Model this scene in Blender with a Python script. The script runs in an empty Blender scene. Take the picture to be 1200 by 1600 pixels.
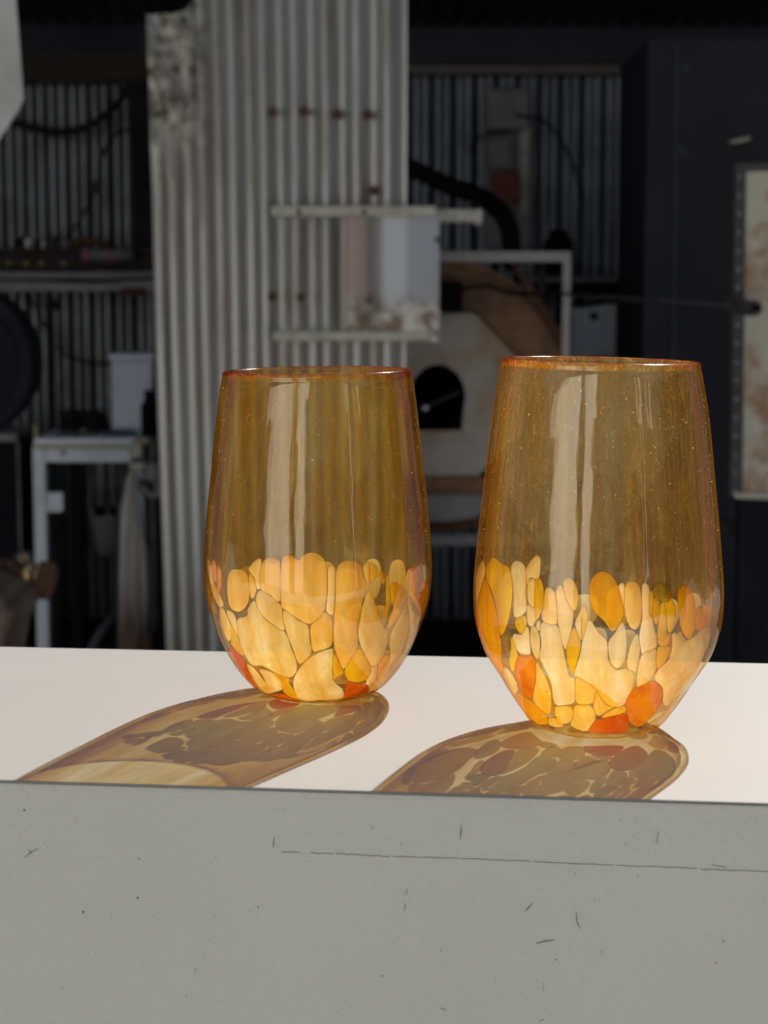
import bpy, bmesh, math, random
from mathutils import Vector, Matrix
from mathutils.geometry import delaunay_2d_cdt

scene = bpy.context.scene
COL = scene.collection
R = math.radians

# ------------------------------------------------------------------ camera
EYE = 1.20                      # lens height above the ground
FPX = 2900.0                    # focal length in pixels of the 1200 x 1600 frame
PITCH = R(6.8)
cam_data = bpy.data.cameras.new('camera')
cam = bpy.data.objects.new('camera', cam_data)
COL.objects.link(cam)
cam.location = (0, 0, EYE)
cam.rotation_euler = (R(90) - PITCH, 0, 0)
cam_data.sensor_fit = 'VERTICAL'
cam_data.sensor_height = 24.0
cam_data.sensor_width = 18.0
cam_data.lens = 24.0 * FPX / 1600.0
cam_data.clip_start = 0.02
cam_data.clip_end = 100
cam_data.dof.use_dof = True
cam_data.dof.focus_distance = 0.635
cam_data.dof.aperture_fstop = 15.0
scene.camera = cam

# ------------------------------------------------------------------ sky, sun, exposure
world = bpy.data.worlds.new('sky')
scene.world = world
world.use_nodes = True
bg = world.node_tree.nodes['Background']
bg.inputs['Color'].default_value = (0.72, 0.85, 1.0, 1)
bg.inputs['Strength'].default_value = 0.23

SUN_EL, SUN_AZ = 40.0, 23.0     # sun stands behind the shed, right of the view axis
sun_data = bpy.data.lights.new('sun', 'SUN')
sun = bpy.data.objects.new('sun', sun_data)
COL.objects.link(sun)
sd = Vector((math.sin(R(SUN_AZ)) * math.cos(R(SUN_EL)), math.cos(R(SUN_AZ)) * math.cos(R(SUN_EL)), math.sin(R(SUN_EL))))
sun.rotation_euler = sd.to_track_quat('Z', 'Y').to_euler()
sun.location = (2, 5, 6)
sun_data.energy = 6.8
sun_data.color = (1.0, 0.95, 0.87)
sun_data.angle = R(0.6)

vs = scene.view_settings
vs.view_transform = 'Standard'
vs.look = 'None'
vs.gamma = 1
vs.exposure = 0.0
vs.use_curve_mapping = False
scene.cycles.transparent_max_bounces = 40
scene.cycles.max_bounces = 12
scene.cycles.glossy_bounces = 6
scene.cycles.transmission_bounces = 8
scene.cycles.use_denoising = True
scene.cycles.sample_clamp_indirect = 6.0

# ------------------------------------------------------------------ helpers
def at(px, py, Y):
    """point at distance Y in front of the lens that lies on the sight line of a measured picture point"""
    a, b = (px - 600) / FPX, (800 - py) / FPX
    dy = math.cos(PITCH) + b * math.sin(PITCH)
    dz = -math.sin(PITCH) + b * math.cos(PITCH)
    return Vector((a / dy * Y, Y, EYE + dz / dy * Y))

def root_loc(o):
    v = Vector((0, 0, 0))
    while o is not None:
        v += o.location
        o = o.parent
    return v

def finish(name, me, mat, parent=None, smooth=False, world_coords=True):
    if parent is not None and world_coords:
        me.transform(Matrix.Translation(-root_loc(parent)))
    o = bpy.data.objects.new(name, me)
    COL.objects.link(o)
    if mat is not None:
        me.materials.append(mat)
    if parent is not None:
        o.parent = parent
    if smooth:
        for p in me.polygons:
            p.use_smooth = True
    return o

def tag(o, label, cat=None, group=None, kind=None):
    if label: o['label'] = label
    if cat: o['category'] = cat
    if group: o['group'] = group
    if kind: o['kind'] = kind
    return o

def thing(name, loc, label, cat, group=None):
    o = bpy.data.objects.new(name, None)
    COL.objects.link(o)
    o.location = loc
    o.empty_display_size = 0.05
    return tag(o, label, cat, group)

class MB:
    """collects shapes of ONE part, then links them as one mesh"""
    def __init__(self): self.bm = bmesh.new()
    def box(self, x0, x1, y0, y1, z0, z1, bev=0.0):
        b2 = bmesh.new()
        r = bmesh.ops.create_cube(b2, size=1.0)
        for v in b2.verts:
            v.co = Vector(((x0 + x1) / 2 + v.co.x * abs(x1 - x0), (y0 + y1) / 2 + v.co.y * abs(y1 - y0), (z0 + z1) / 2 + v.co.z * abs(z1 - z0)))
        if bev > 0:
            bmesh.ops.bevel(b2, geom=list(b2.edges), offset=bev, segments=2, affect='EDGES', profile=0.5)
        self._merge(b2); return self
    def pbox(self, pa, pb, Y, depth, bev=0.0):
        """box whose front face spans two measured picture corners at distance Y"""
        a, b = at(pa[0], pa[1], Y), at(pb[0], pb[1], Y)
        return self.box(min(a.x, b.x), max(a.x, b.x), Y, Y + depth, min(a.z, b.z), max(a.z, b.z), bev)
    def _merge(self, b2, M=None):
        me = bpy.data.meshes.new('tmp')
        b2.to_mesh(me); b2.free()
        if M is not None: me.transform(M)
        self.bm.from_mesh(me)
        bpy.data.meshes.remove(me)
    def tube(self, pts, r, seg=10, smooth_n=6, cap=True):
        pts = [Vector(p) for p in pts]
        if smooth_n > 1 and len(pts) > 2:
            out = []
            for i in range(len(pts) - 1):
                p0, p1, p2, p3 = pts[max(i - 1, 0)], pts[i], pts[i + 1], pts[min(i + 2, len(pts) - 1)]
                for k in range(smooth_n):
                    t = k / smooth_n
                    out.append(0.5 * ((2 * p1) + (p2 - p0) * t + (2 * p0 - 5 * p1 + 4 * p2 - p3) * t * t + (3 * p1 - p0 - 3 * p2 + p3) * t ** 3))
            out.append(pts[-1]); pts = out
        rs = r if isinstance(r, (list, tuple)) else None
        rings = []
        up = Vector((0.13, 0.31, 0.94)).normalized()
        for i, p in enumerate(pts):
            d = (pts[min(i + 1, len(pts) - 1)] - pts[max(i - 1, 0)]).normalized()
            u = up.cross(d)
            if u.length < 1e-3: u = Vector((1, 0, 0)).cross(d)
            u.normalize(); w = d.cross(u)
            rad = r if rs is None else rs[0] + (rs[1] - rs[0]) * i / (len(pts) - 1)
            rings.append([self.bm.verts.new(p + rad * (math.cos(2 * math.pi * k / seg) * u + math.sin(2 * math.pi * k / seg) * w)) for k in range(seg)])
        for a, b in zip(rings, rings[1:]):
            for k in range(seg):
                self.bm.faces.new((a[k], a[(k + 1) % seg], b[(k + 1) % seg], b[k]))
        if cap:
            self.bm.faces.new(list(reversed(rings[0]))); self.bm.faces.new(rings[-1])
        return self
    def lathe(self, prof, seg=32, M=None, closed=False):
        """prof: (radius, height) pairs about the z axis; M places it"""
        b2 = bmesh.new()
        rings = []
        for r, z in prof:
            if r < 1e-6: rings.append([b2.verts.new((0, 0, z))])
            else: rings.append([b2.verts.new((r * math.cos(2 * math.pi * k / seg), r * math.sin(2 * math.pi * k / seg), z)) for k in range(seg)])
        pairs = list(zip(rings, rings[1:])) + ([(rings[-1], rings[0])] if closed else [])
        for a, b in pairs:
            for k in range(seg):
                k2 = (k + 1) % seg
                if len(a) == 1 and len(b) == 1: continue
                if len(a) == 1: b2.faces.new((a[0], b[k2], b[k]))
                elif len(b) == 1: b2.faces.new((a[k], a[k2], b[0]))
                else: b2.faces.new((a[k], a[k2], b[k2], b[k]))
        self._merge(b2, M); return self
    def prism(self, poly, Y, depth, bev=0.0):
        """outline in x/z (world) pushed back along y"""
        b2 = bmesh.new()
        a = [b2.verts.new((x, Y, z)) for x, z in poly]
        b = [b2.verts.new((x, Y + depth, z)) for x, z in poly]
        n = len(poly)
        b2.faces.new(a); b2.faces.new(list(reversed(b)))
        for k in range(n): b2.faces.new((a[k], b[k], b[(k + 1) % n], a[(k + 1) % n]))
        bmesh.ops.recalc_face_normals(b2, faces=b2.faces)
        if bev: bmesh.ops.bevel(b2, geom=list(b2.edges), offset=bev, segments=3, affect='EDGES', profile=0.5)
        self._merge(b2); return self
    def pprism(self, pts, Y, depth, bev=0.0):
        P = [at(x, y, Y) for x, y in pts]
        return self.prism([(p.x, p.z) for p in P], Y, depth, bev)
    def build(self, name, mat, parent=None, smooth=False, auto=None):
        bmesh.ops.recalc_face_normals(self.bm, faces=self.bm.faces)
        me = bpy.data.meshes.new(name)
        self.bm.to_mesh(me); self.bm.free()
        o = finish(name, me, mat, parent, smooth)
        if auto is not None:
            for p in me.polygons: p.use_smooth = True
            me.set_sharp_from_angle(angle=R(auto))
        return o

def axis_y(c):
    """lathe axis turned to face the lens (z axis -> -y)"""
    return Matrix.Translation(c) @ Matrix.Rotation(R(90), 4, 'X')
def axis_x(c):
    return Matrix.Translation(c) @ Matrix.Rotation(R(90), 4, 'Y')

# ------------------------------------------------------------------ materials
def mk(name, col, rough=0.6, metal=0.0, var=None, bump=None, spec=0.5, stretch=(1, 1, 1), var2=None):
    """var = (noise scale, second colour, low, high); bump = (scale, strength, distance)"""
    m = bpy.data.materials.new(name)
    m.use_nodes = True
    nt = m.node_tree
    b = nt.nodes['Principled BSDF']
    b.inputs['Roughness'].default_value = rough
    b.inputs['Metallic'].default_value = metal
    b.inputs['Specular IOR Level'].default_value = spec
    b.inputs['Base Color'].default_value = (*col, 1)
    tc = nt.nodes.new('ShaderNodeTexCoord')
    mp = nt.nodes.new('ShaderNodeMapping')
    mp.inputs['Scale'].default_value = stretch
    nt.links.new(tc.outputs['Object'], mp.inputs['Vector'])
    last = None
    for v in (var, var2):
        if not v: continue
        n = nt.nodes.new('ShaderNodeTexNoise')
        n.inputs['Scale'].default_value = v[0]
        n.inputs['Detail'].default_value = 6
        n.inputs['Roughness'].default_value = 0.6
        nt.links.new(mp.outputs[0], n.inputs['Vector'])
        mr = nt.nodes.new('ShaderNodeMapRange')
        mr.inputs[1].default_value, mr.inputs[2].default_value = v[2], v[3]
        nt.links.new(n.outputs['Fac'], mr.inputs[0])
        mx = nt.nodes.new('ShaderNodeMix'); mx.data_type = 'RGBA'
        nt.links.new(mr.outputs[0], mx.inputs[0])
        if last is None: mx.inputs[6].default_value = (*col, 1)
        else: nt.links.new(last, mx.inputs[6])
        mx.inputs[7].default_value = (*v[1], 1)
        last = mx.outputs[2]
        nt.links.new(last, b.inputs['Base Color'])
    if bump:
        n = nt.nodes.new('ShaderNodeTexNoise')
        n.inputs['Scale'].default_value = bump[0]
        n.inputs['Detail'].default_value = 4
        nt.links.new(mp.outputs[0], n.inputs['Vector'])
        bp = nt.nodes.new('ShaderNodeBump')
        bp.inputs['Strength'].default_value = bump[1]
        bp.inputs['Distance'].default_value = bump[2]
        nt.links.new(n.outputs['Fac'], bp.inputs['Height'])
        nt.links.new(bp.outputs[0], b.inputs['Normal'])
    return m

M = {}
M['concrete'] = mk('pale_concrete', (0.53, 0.525, 0.505), 0.85, var=(3, (0.50, 0.495, 0.475), .4, .65), bump=(40, .3, .003))
M['wall_galv'] = mk('aged_galvanised_wall', (0.18, 0.195, 0.26), 0.36, 0.75, var=(6, (0.11, 0.12, 0.14), .4, .65))
M['wall_left_galv'] = mk('greenish_galvanised_wall', (0.185, 0.195, 0.225), 0.38, 0.75, var=(6, (0.11, 0.12, 0.12), .4, .65))
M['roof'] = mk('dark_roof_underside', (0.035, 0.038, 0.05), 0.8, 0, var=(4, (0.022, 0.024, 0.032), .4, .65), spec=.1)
M['dark_timber'] = mk('dark_timber', (0.055, 0.045, 0.043), 0.8, spec=.15, var=(12, (0.03, 0.026, 0.026), .35, .65), stretch=(1, 1, 6))
M['pale_timber'] = mk('dusty_timber', (0.20, 0.18, 0.18), 0.7, var=(12, (0.12, 0.11, 0.11), .35, .65), stretch=(1, 1, 6))
M['black'] = mk('hole_dark_black', (0.008, 0.008, 0.010), 0.9, spec=.05)
M['black_rubber'] = mk('black_rubber', (0.010, 0.010, 0.011), 0.6, spec=.2)
M['near_black'] = mk('dark_painted_steel', (0.016, 0.016, 0.022), 0.7, var=(5, (0.010, 0.010, 0.014), .4, .6), spec=.12)
M['dark_steel'] = mk('dark_steel', (0.06, 0.06, 0.065), 0.6, 0.2, var=(20, (0.04, 0.038, 0.04), .4, .6))
M['steel'] = mk('dull_steel', (0.27, 0.27, 0.28), 0.45, 0.5, var=(25, (0.25, 0.23, 0.21), .45, .65))
M['rail'] = mk('weathered_aluminium', (0.47, 0.46, 0.42), 0.5, 0.2, var=(30, (0.33, 0.31, 0.27), .45, .7))
M['chrome'] = mk('bright_steel', (0.85, 0.85, 0.86), 0.15, 1.0)
M['rust_drum'] = mk('heat_browned_steel', (0.27, 0.135, 0.07), 0.6, 0.1, var=(7, (0.11, 0.05, 0.035), .4, .65), var2=(22, (0.36, 0.20, 0.11), .58, .75))
M['rust'] = mk('rust', (0.12, 0.05, 0.025), 0.85, var=(60, (0.06, 0.025, 0.015), .4, .6))
M['refractory'] = mk('white_refractory', (0.52, 0.50, 0.46), 0.9, var=(5, (0.42, 0.27, 0.16), .46, .62), bump=(30, .3, .004))
M['firebrick'] = mk('grey_firebrick', (0.34, 0.33, 0.35), 0.9, var=(9, (0.24, 0.23, 0.25), .4, .65))
M['white_paint'] = mk('white_painted_steel', (0.80, 0.86, 1.0), 0.5, var=(14, (0.66, 0.71, 0.84), .5, .7))
M['cream_edge'] = mk('yellowed_edge', (0.40, 0.37, 0.24), 0.7)
M['plastic_white'] = mk('white_plastic', (0.72, 0.77, 0.92), 0.45, var=(7, (0.47, 0.50, 0.60), .52, .7))
M['cloth'] = mk('stained_canvas', (0.88, 0.83, 0.78), 0.9, var=(9, (0.50, 0.45, 0.40), .5, .7), stretch=(1, 1, .25))
M['brown_arm'] = mk('brown_painted_steel', (0.12, 0.085, 0.068), 0.35, 0.1, var=(10, (0.07, 0.045, 0.035), .4, .65))
M['brass'] = mk('brass', (0.62, 0.46, 0.22), 0.3, 1.0, var=(40, (0.35, 0.25, 0.12), .45, .65))
M['grey_paint'] = mk('grey_painted_steel', (0.20, 0.20, 0.23), 0.5, var=(9, (0.13, 0.13, 0.15), .45, .65))
M['grey_box'] = mk('grey_enamel', (0.26, 0.26, 0.30), 0.5, var=(10, (0.18, 0.18, 0.21), .45, .65))
M['red'] = mk('faded_red_plastic', (0.22, 0.03, 0.035), 0.5)
M['pink'] = mk('dull_red_tape', (0.40, 0.09, 0.11), 0.6)
M['tin'] = mk('pale_tin', (0.55, 0.52, 0.52), 0.35, 0.3)
M['hot_sheet'] = mk('scaled_steel_sheet', (0.50, 0.47, 0.41), 0.6, 0.1, var=(6, (0.32, 0.18, 0.09), .50, .60), var2=(14, (0.70, 0.68, 0.64), .55, .7))
M['added_dark'] = mk('added_wall_dark', (0.09, 0.08, 0.07), 0.9, spec=.1, var=(8, (0.05, 0.045, 0.04), .4, .65))  # for the added dark walls behind and beside the lens
M['bounce_white'] = mk('added_wall_white', (0.85, 0.84, 0.80), 0.8)  # for the added wall that is mirrored and bounces sun onto the ledge
M['earth'] = mk('dark_earth', (0.05, 0.045, 0.042), 0.9, spec=.1, var=(6, (0.03, 0.027, 0.025), .4, .6))
M['pale_sheet'] = mk('pale_sheet_metal', (0.46, 0.47, 0.48), 0.5, 0.1, var=(6, (0.36, 0.37, 0.38), .45, .65))
M['blue_grey'] = mk('haze_blue_grey', (0.062, 0.067, 0.090), 0.7, spec=.2, var=(3, (0.045, 0.048, 0.066), .4, .65))  # glare haze at the upper right put into this bluish tone
M['blue_black'] = mk('haze_blue_black', (0.034, 0.035, 0.048), 0.7, spec=.15, var=(3, (0.024, 0.025, 0.034), .4, .65))  # cabinet dark lifted towards blue, lens glare painted in

# column sheet: galvanised iron with brown runs and a corroded patch near its top edge
def column_material():
    m = mk('rusty_galvanised_iron', (0.40, 0.40, 0.395), 0.36, 0.7, stretch=(9, 9, 0.6), var=(3.0, (0.29, 0.245, 0.215), .47, .66), var2=(9, (0.45, 0.45, 0.435), .5, .7))
    nt = m.node_tree
    b = nt.nodes['Principled BSDF']
    src = b.inputs['Base Color'].links[0].from_socket
    tc = nt.nodes.new('ShaderNodeTexCoord')
    sp = nt.nodes.new('ShaderNodeSeparateXYZ')
    nt.links.new(tc.outputs['Object'], sp.inputs[0])
    n = nt.nodes.new('ShaderNodeTexNoise'); n.inputs['Scale'].default_value = 30; n.inputs['Detail'].default_value = 7
    nt.links.new(tc.outputs['Object'], n.inputs['Vector'])
    cr = nt.nodes.new('ShaderNodeValToRGB')
    e = cr.color_ramp.elements
    e[0].position, e[0].color = 0.36, (0.07, 0.055, 0.045, 1)
    e[1].position, e[1].color = 0.64, (0.42, 0.40, 0.37, 1)
    k = cr.color_ramp.elements.new(0.47); k.color = (0.25, 0.225, 0.20, 1)
    nt.links.new(n.outputs['Fac'], cr.inputs[0])
    mx = nt.nodes.new('ShaderNodeMapRange'); mx.inputs[1].default_value = 0.175; mx.inputs[2].default_value = 0.10
    nt.links.new(sp.outputs['X'], mx.inputs[0])
    mz = nt.nodes.new('ShaderNodeMapRange'); mz.inputs[1].default_value = 1.50; mz.inputs[2].default_value = 1.62
    nt.links.new(sp.outputs['Z'], mz.inputs[0])
    mu = nt.nodes.new('ShaderNodeMath'); mu.operation = 'MULTIPLY'
    nt.links.new(mx.outputs[0], mu.inputs[0]); nt.links.new(mz.outputs[0], mu.inputs[1])
    mix = nt.nodes.new('ShaderNodeMix'); mix.data_type = 'RGBA'
    nt.links.new(mu.outputs[0], mix.inputs[0]); nt.links.new(src, mix.inputs[6]); nt.links.new(cr.outputs[0], mix.inputs[7])
    nt.links.new(mix.outputs[2], b.inputs['Base Color'])
    return m
M['column'] = column_material()

def canvas_material():
    """canvas whose lower half has soaked up rust"""
    m = M['cloth']; nt = m.node_tree
    b = nt.nodes['Principled BSDF']; src = b.inputs['Base Color'].links[0].from_socket
    tc = nt.nodes.new('ShaderNodeTexCoord'); sp = nt.nodes.new('ShaderNodeSeparateXYZ')
    nt.links.new(tc.outputs['Object'], sp.inputs[0])
    n = nt.nodes.new('ShaderNodeTexNoise'); n.inputs['Scale'].default_value = 16
    mp = nt.nodes.new('ShaderNodeMapping'); mp.inputs['Scale'].default_value = (1, 1, .15)
    nt.links.new(tc.outputs['Object'], mp.inputs[0]); nt.links.new(mp.outputs[0], n.inputs['Vector'])
    ma = nt.nodes.new('ShaderNodeMath'); ma.operation = 'MULTIPLY_ADD'; ma.inputs[1].default_value = 0.5
    nt.links.new(n.outputs['Fac'], ma.inputs[0]); nt.links.new(sp.outputs['Z'], ma.inputs[2])
    mr = nt.nodes.new('ShaderNodeMapRange'); mr.inputs[1].default_value = 0.72; mr.inputs[2].default_value = 0.48
    nt.links.new(ma.outputs[0], mr.inputs[0])
    mix = nt.nodes.new('ShaderNodeMix'); mix.data_type = 'RGBA'
    nt.links.new(mr.outputs[0], mix.inputs[0]); nt.links.new(src, mix.inputs[6]); mix.inputs[7].default_value = (0.20, 0.13, 0.10, 1)
    nt.links.new(mix.outputs[2], b.inputs['Base Color'])
canvas_material()

def ledge_paint(name, col, col2, rough, stipple, brushed):
    m = mk(name, col, rough, 0, var=(5, col2, .40, .66))
    nt = m.node_tree; b = nt.nodes['Principled BSDF']
    tc = nt.nodes.new('ShaderNodeTexCoord')
    mp = nt.nodes.new('ShaderNodeMapping'); mp.inputs['Scale'].default_value = brushed
    nt.links.new(tc.outputs['Object'], mp.inputs[0])
    n = nt.nodes.new('ShaderNodeTexNoise'); n.inputs['Scale'].default_value = stipple[0]; n.inputs['Detail'].default_value = 3; n.inputs['Roughness'].default_value = 0.55
    nt.links.new(mp.outputs[0], n.inputs['Vector'])
    bp = nt.nodes.new('ShaderNodeBump'); bp.inputs['Strength'].default_value = stipple[1]; bp.inputs['Distance'].default_value = stipple[2]
    nt.links.new(n.outputs['Fac'], bp.inputs['Height']); nt.links.new(bp.outputs[0], b.inputs['Normal'])
    b.inputs['Specular IOR Level'].default_value = .10
    return m
M['ledge_top'] = ledge_paint('white_paint_brushed', (0.385, 0.370, 0.364), (0.362, 0.347, 0.342), 0.48, (220, .25, .0003), (.35, 1.6, 1))
M['ledge_front'] = ledge_paint('grey_stippled_paint', (0.70, 0.725, 0.715), (0.665, 0.685, 0.675), 0.6, (480, .6, .0009), (1, 1, 1))
M['ledge_edge'] = mk('shaded_sheet_edge', (0.22, 0.22, 0.24), 0.5, 0.2)  # darker than the top: shade on the front edge put into the colour
M['scuff'] = mk('scuff_dark', (0.26, 0.25, 0.235), 0.8)

# ------------------------------------------------------------------ coloured glass
def glass_material(name, tint, dust_col, dust, streak, lip_z):
    """thin blown-glass wall: colour by path length, mirror part by angle of view, faint dusty haze in drawn streaks"""
    m = bpy.data.materials.new(name); m.use_nodes = True
    nt = m.node_tree; nt.nodes.clear()
    N = nt.nodes.new; L = nt.links.new
    out = N('ShaderNodeOutputMaterial')
    tc = N('ShaderNodeTexCoord')
    mp = N('ShaderNodeMapping'); mp.inputs['Scale'].default_value = (95, 95, 5)
    L(tc.outputs['Object'], mp.inputs[0])
    nz = N('ShaderNodeTexNoise'); nz.inputs['Scale'].default_value = 1.6; nz.inputs['Detail'].default_value = 5; nz.inputs['Roughness'].default_value = .65
    L(mp.outputs[0], nz.inputs['Vector'])
    st = N('ShaderNodeMapRange'); st.inputs[1].default_value = .32; st.inputs[2].default_value = .68; st.inputs[3].default_value = max(.08, 1 - streak); st.inputs[4].default_value = 1 + streak
    L(nz.outputs['Fac'], st.inputs[0])
    lw = N('ShaderNodeLayerWeight'); lw.inputs['Blend'].default_value = .5
    cs = N('ShaderNodeMath'); cs.operation = 'SUBTRACT'; cs.inputs[0].default_value = 1.0; L(lw.outputs['Facing'], cs.inputs[1])
    ad = N('ShaderNodeMath'); ad.operation = 'ADD'; ad.inputs[1].default_value = .10; L(cs.outputs[0], ad.inputs[0])
    pl = N('ShaderNodeMath'); pl.operation = 'DIVIDE'; pl.inputs[0].default_value = 1.1; L(ad.outputs[0], pl.inputs[1])
    px0 = N('ShaderNodeMath'); px0.operation = 'MULTIPLY'; L(pl.outputs[0], px0.inputs[0]); L(st.outputs[0], px0.inputs[1])
    sz = N('ShaderNodeSeparateXYZ'); L(tc.outputs['Object'], sz.inputs[0])
    lipm = N('ShaderNodeMapRange'); lipm.inputs[1].default_value = lip_z - .0005; lipm.inputs[2].default_value = lip_z + .0012; lipm.inputs[3].default_value = 1; lipm.inputs[4].default_value = 2.6   # the lip is a thick roll of glass
    L(sz.outputs['Z'], lipm.inputs[0])
    low = N('ShaderNodeMapRange'); low.inputs[1].default_value = .046; low.inputs[2].default_value = .064; low.inputs[3].default_value = .7; low.inputs[4].default_value = 1   # the fleck-coated lower bowl is paler glass
    L(sz.outputs['Z'], low.inputs[0])
    lz = N('ShaderNodeMath'); lz.operation = 'MULTIPLY'; L(lipm.outputs[0], lz.inputs[0]); L(low.outputs[0], lz.inputs[1])
    px = N('ShaderNodeMath'); px.operation = 'MULTIPLY'; L(px0.outputs[0], px.inputs[0]); L(lz.outputs[0], px.inputs[1])
    sq = N('ShaderNodeMath'); sq.operation = 'POWER'; sq.inputs[1].default_value = 1.5; L(pl.outputs[0], sq.inputs[0])
    comb = N('ShaderNodeCombineColor')
    for i, c in enumerate(tint):
        pw = N('ShaderNodeMath'); pw.operation = 'POWER'; pw.inputs[0].default_value = c
        L(px.outputs[0], pw.inputs[1]); L(pw.outputs[0], comb.inputs[i])
    tr = N('ShaderNodeBsdfTransparent'); L(comb.outputs[0], tr.inputs['Color'])
    # haze of seeds and dust
    tl = N('ShaderNodeBsdfTranslucent')
    dc = N('ShaderNodeMix'); dc.data_type = 'RGBA'; dc.blend_type = 'MULTIPLY'; dc.inputs[0].default_value = 1
    dc.inputs[6].default_value = (*dust_col, 1); L(comb.outputs[0], dc.inputs[7]); L(dc.outputs[2], tl.inputs['Color'])
    sp = N('ShaderNodeTexNoise'); sp.inputs['Scale'].default_value = 900; sp.inputs['Detail'].default_value = 2
    L(tc.outputs['Object'], sp.inputs['Vector'])
    sr = N('ShaderNodeMapRange'); sr.inputs[1].default_value = .55; sr.inputs[2].default_value = .80; sr.inputs[3].default_value = .75; sr.inputs[4].default_value = 2.6
    L(sp.outputs['Fac'], sr.inputs[0])
    mpf = N('ShaderNodeMapping'); mpf.inputs['Scale'].default_value = (520, 520, 7); L(tc.outputs['Object'], mpf.inputs[0])
    nf_ = N('ShaderNodeTexNoise'); nf_.inputs['Scale'].default_value = 1.5; nf_.inputs['Detail'].default_value = 4; L(mpf.outputs[0], nf_.inputs['Vector'])
    fl = N('ShaderNodeMapRange'); fl.inputs[1].default_value = .45; fl.inputs[2].default_value = .72; fl.inputs[3].default_value = .75; fl.inputs[4].default_value = 1.8; L(nf_.outputs['Fac'], fl.inputs[0])
    fm = N('ShaderNodeMath'); fm.operation = 'MULTIPLY'; L(sr.outputs[0], fm.inputs[0]); L(fl.outputs[0], fm.inputs[1])
    d0 = N('ShaderNodeMapRange'); d0.inputs[1].default_value = .35; d0.inputs[2].default_value = .68; d0.inputs[3].default_value = dust * .45; d0.inputs[4].default_value = dust * 1.6
    L(nz.outputs['Fac'], d0.inputs[0])
    dm = N('ShaderNodeMath'); dm.operation = 'MULTIPLY'; L(fm.outputs[0], dm.inputs[0]); L(d0.outputs[0], dm.inputs[1])
    dp = N('ShaderNodeMath'); dp.operation = 'MULTIPLY'; L(dm.outputs[0], dp.inputs[0]); L(sq.outputs[0], dp.inputs[1]); dl = N('ShaderNodeMath'); dl.operation = 'POWER'; dl.inputs[1].default_value = 1.5; L(lipm.outputs[0], dl.inputs[0])
    dq = N('ShaderNodeMath'); dq.operation = 'MULTIPLY'; dq.use_clamp = True; L(dp.outputs[0], dq.inputs[0]); L(dl.outputs[0], dq.inputs[1])
    m1 = N('ShaderNodeMixShader'); L(dq.outputs[0], m1.inputs[0]); L(tr.outputs[0], m1.inputs[1]); L(tl.outputs[0], m1.inputs[2])
    # mirror part (Schlick)
    p5 = N('ShaderNodeMath'); p5.operation = 'POWER'; p5.inputs[1].default_value = 6; L(lw.outputs['Facing'], p5.inputs[0])
    fr = N('ShaderNodeMapRange'); fr.inputs[3].default_value = .080; fr.inputs[4].default_value = .30; L(p5.outputs[0], fr.inputs[0])
    gl = N('ShaderNodeBsdfGlossy'); 
    lr = N('ShaderNodeMapRange'); lr.inputs[1].default_value = lip_z - .0005; lr.inputs[2].default_value = lip_z + .0012; lr.inputs[3].default_value = .035; lr.inputs[4].default_value = .13   # fire-polished lip, slightly rippled
    L(sz.outputs['Z'], lr.inputs[0]); L(lr.outputs[0], gl.inputs['Roughness'])
    gl.inputs['Color'].default_value = (1, 1, 1, 1)
    mp2 = N('ShaderNodeMapping'); mp2.inputs['Scale'].default_value = (60, 60, 14); L(tc.outputs['Object'], mp2.inputs[0])
    n2 = N('ShaderNodeTexNoise'); n2.inputs['Scale'].default_value = 1.0; n2.inputs['Detail'].default_value = 3; L(mp2.outputs[0], n2.inputs['Vector'])
    bp = N('ShaderNodeBump'); bp.inputs['Strength'].default_value = .35; bp.inputs['Distance'].default_value = .0012
    L(n2.outputs['Fac'], bp.inputs['Height']); L(bp.outputs[0], gl.inputs['Normal'])
    m2 = N('ShaderNodeMixShader'); L(fr.outputs[0], m2.inputs[0]); L(m1.outputs[0], m2.inputs[1]); L(gl.outputs[0], m2.inputs[2])
    L(m2.outputs[0], out.inputs['Surface'])
    return m
M['glass_l'] = glass_material('amber_glass_deep', (.945, .865, .655), (1.0, .80, .50), .015, 1.4, .1172)
M['glass_r'] = glass_material('amber_glass_pale', (.962, .895, .73), (1.0, .82, .55), .024, 1.3, .1228)

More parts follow.
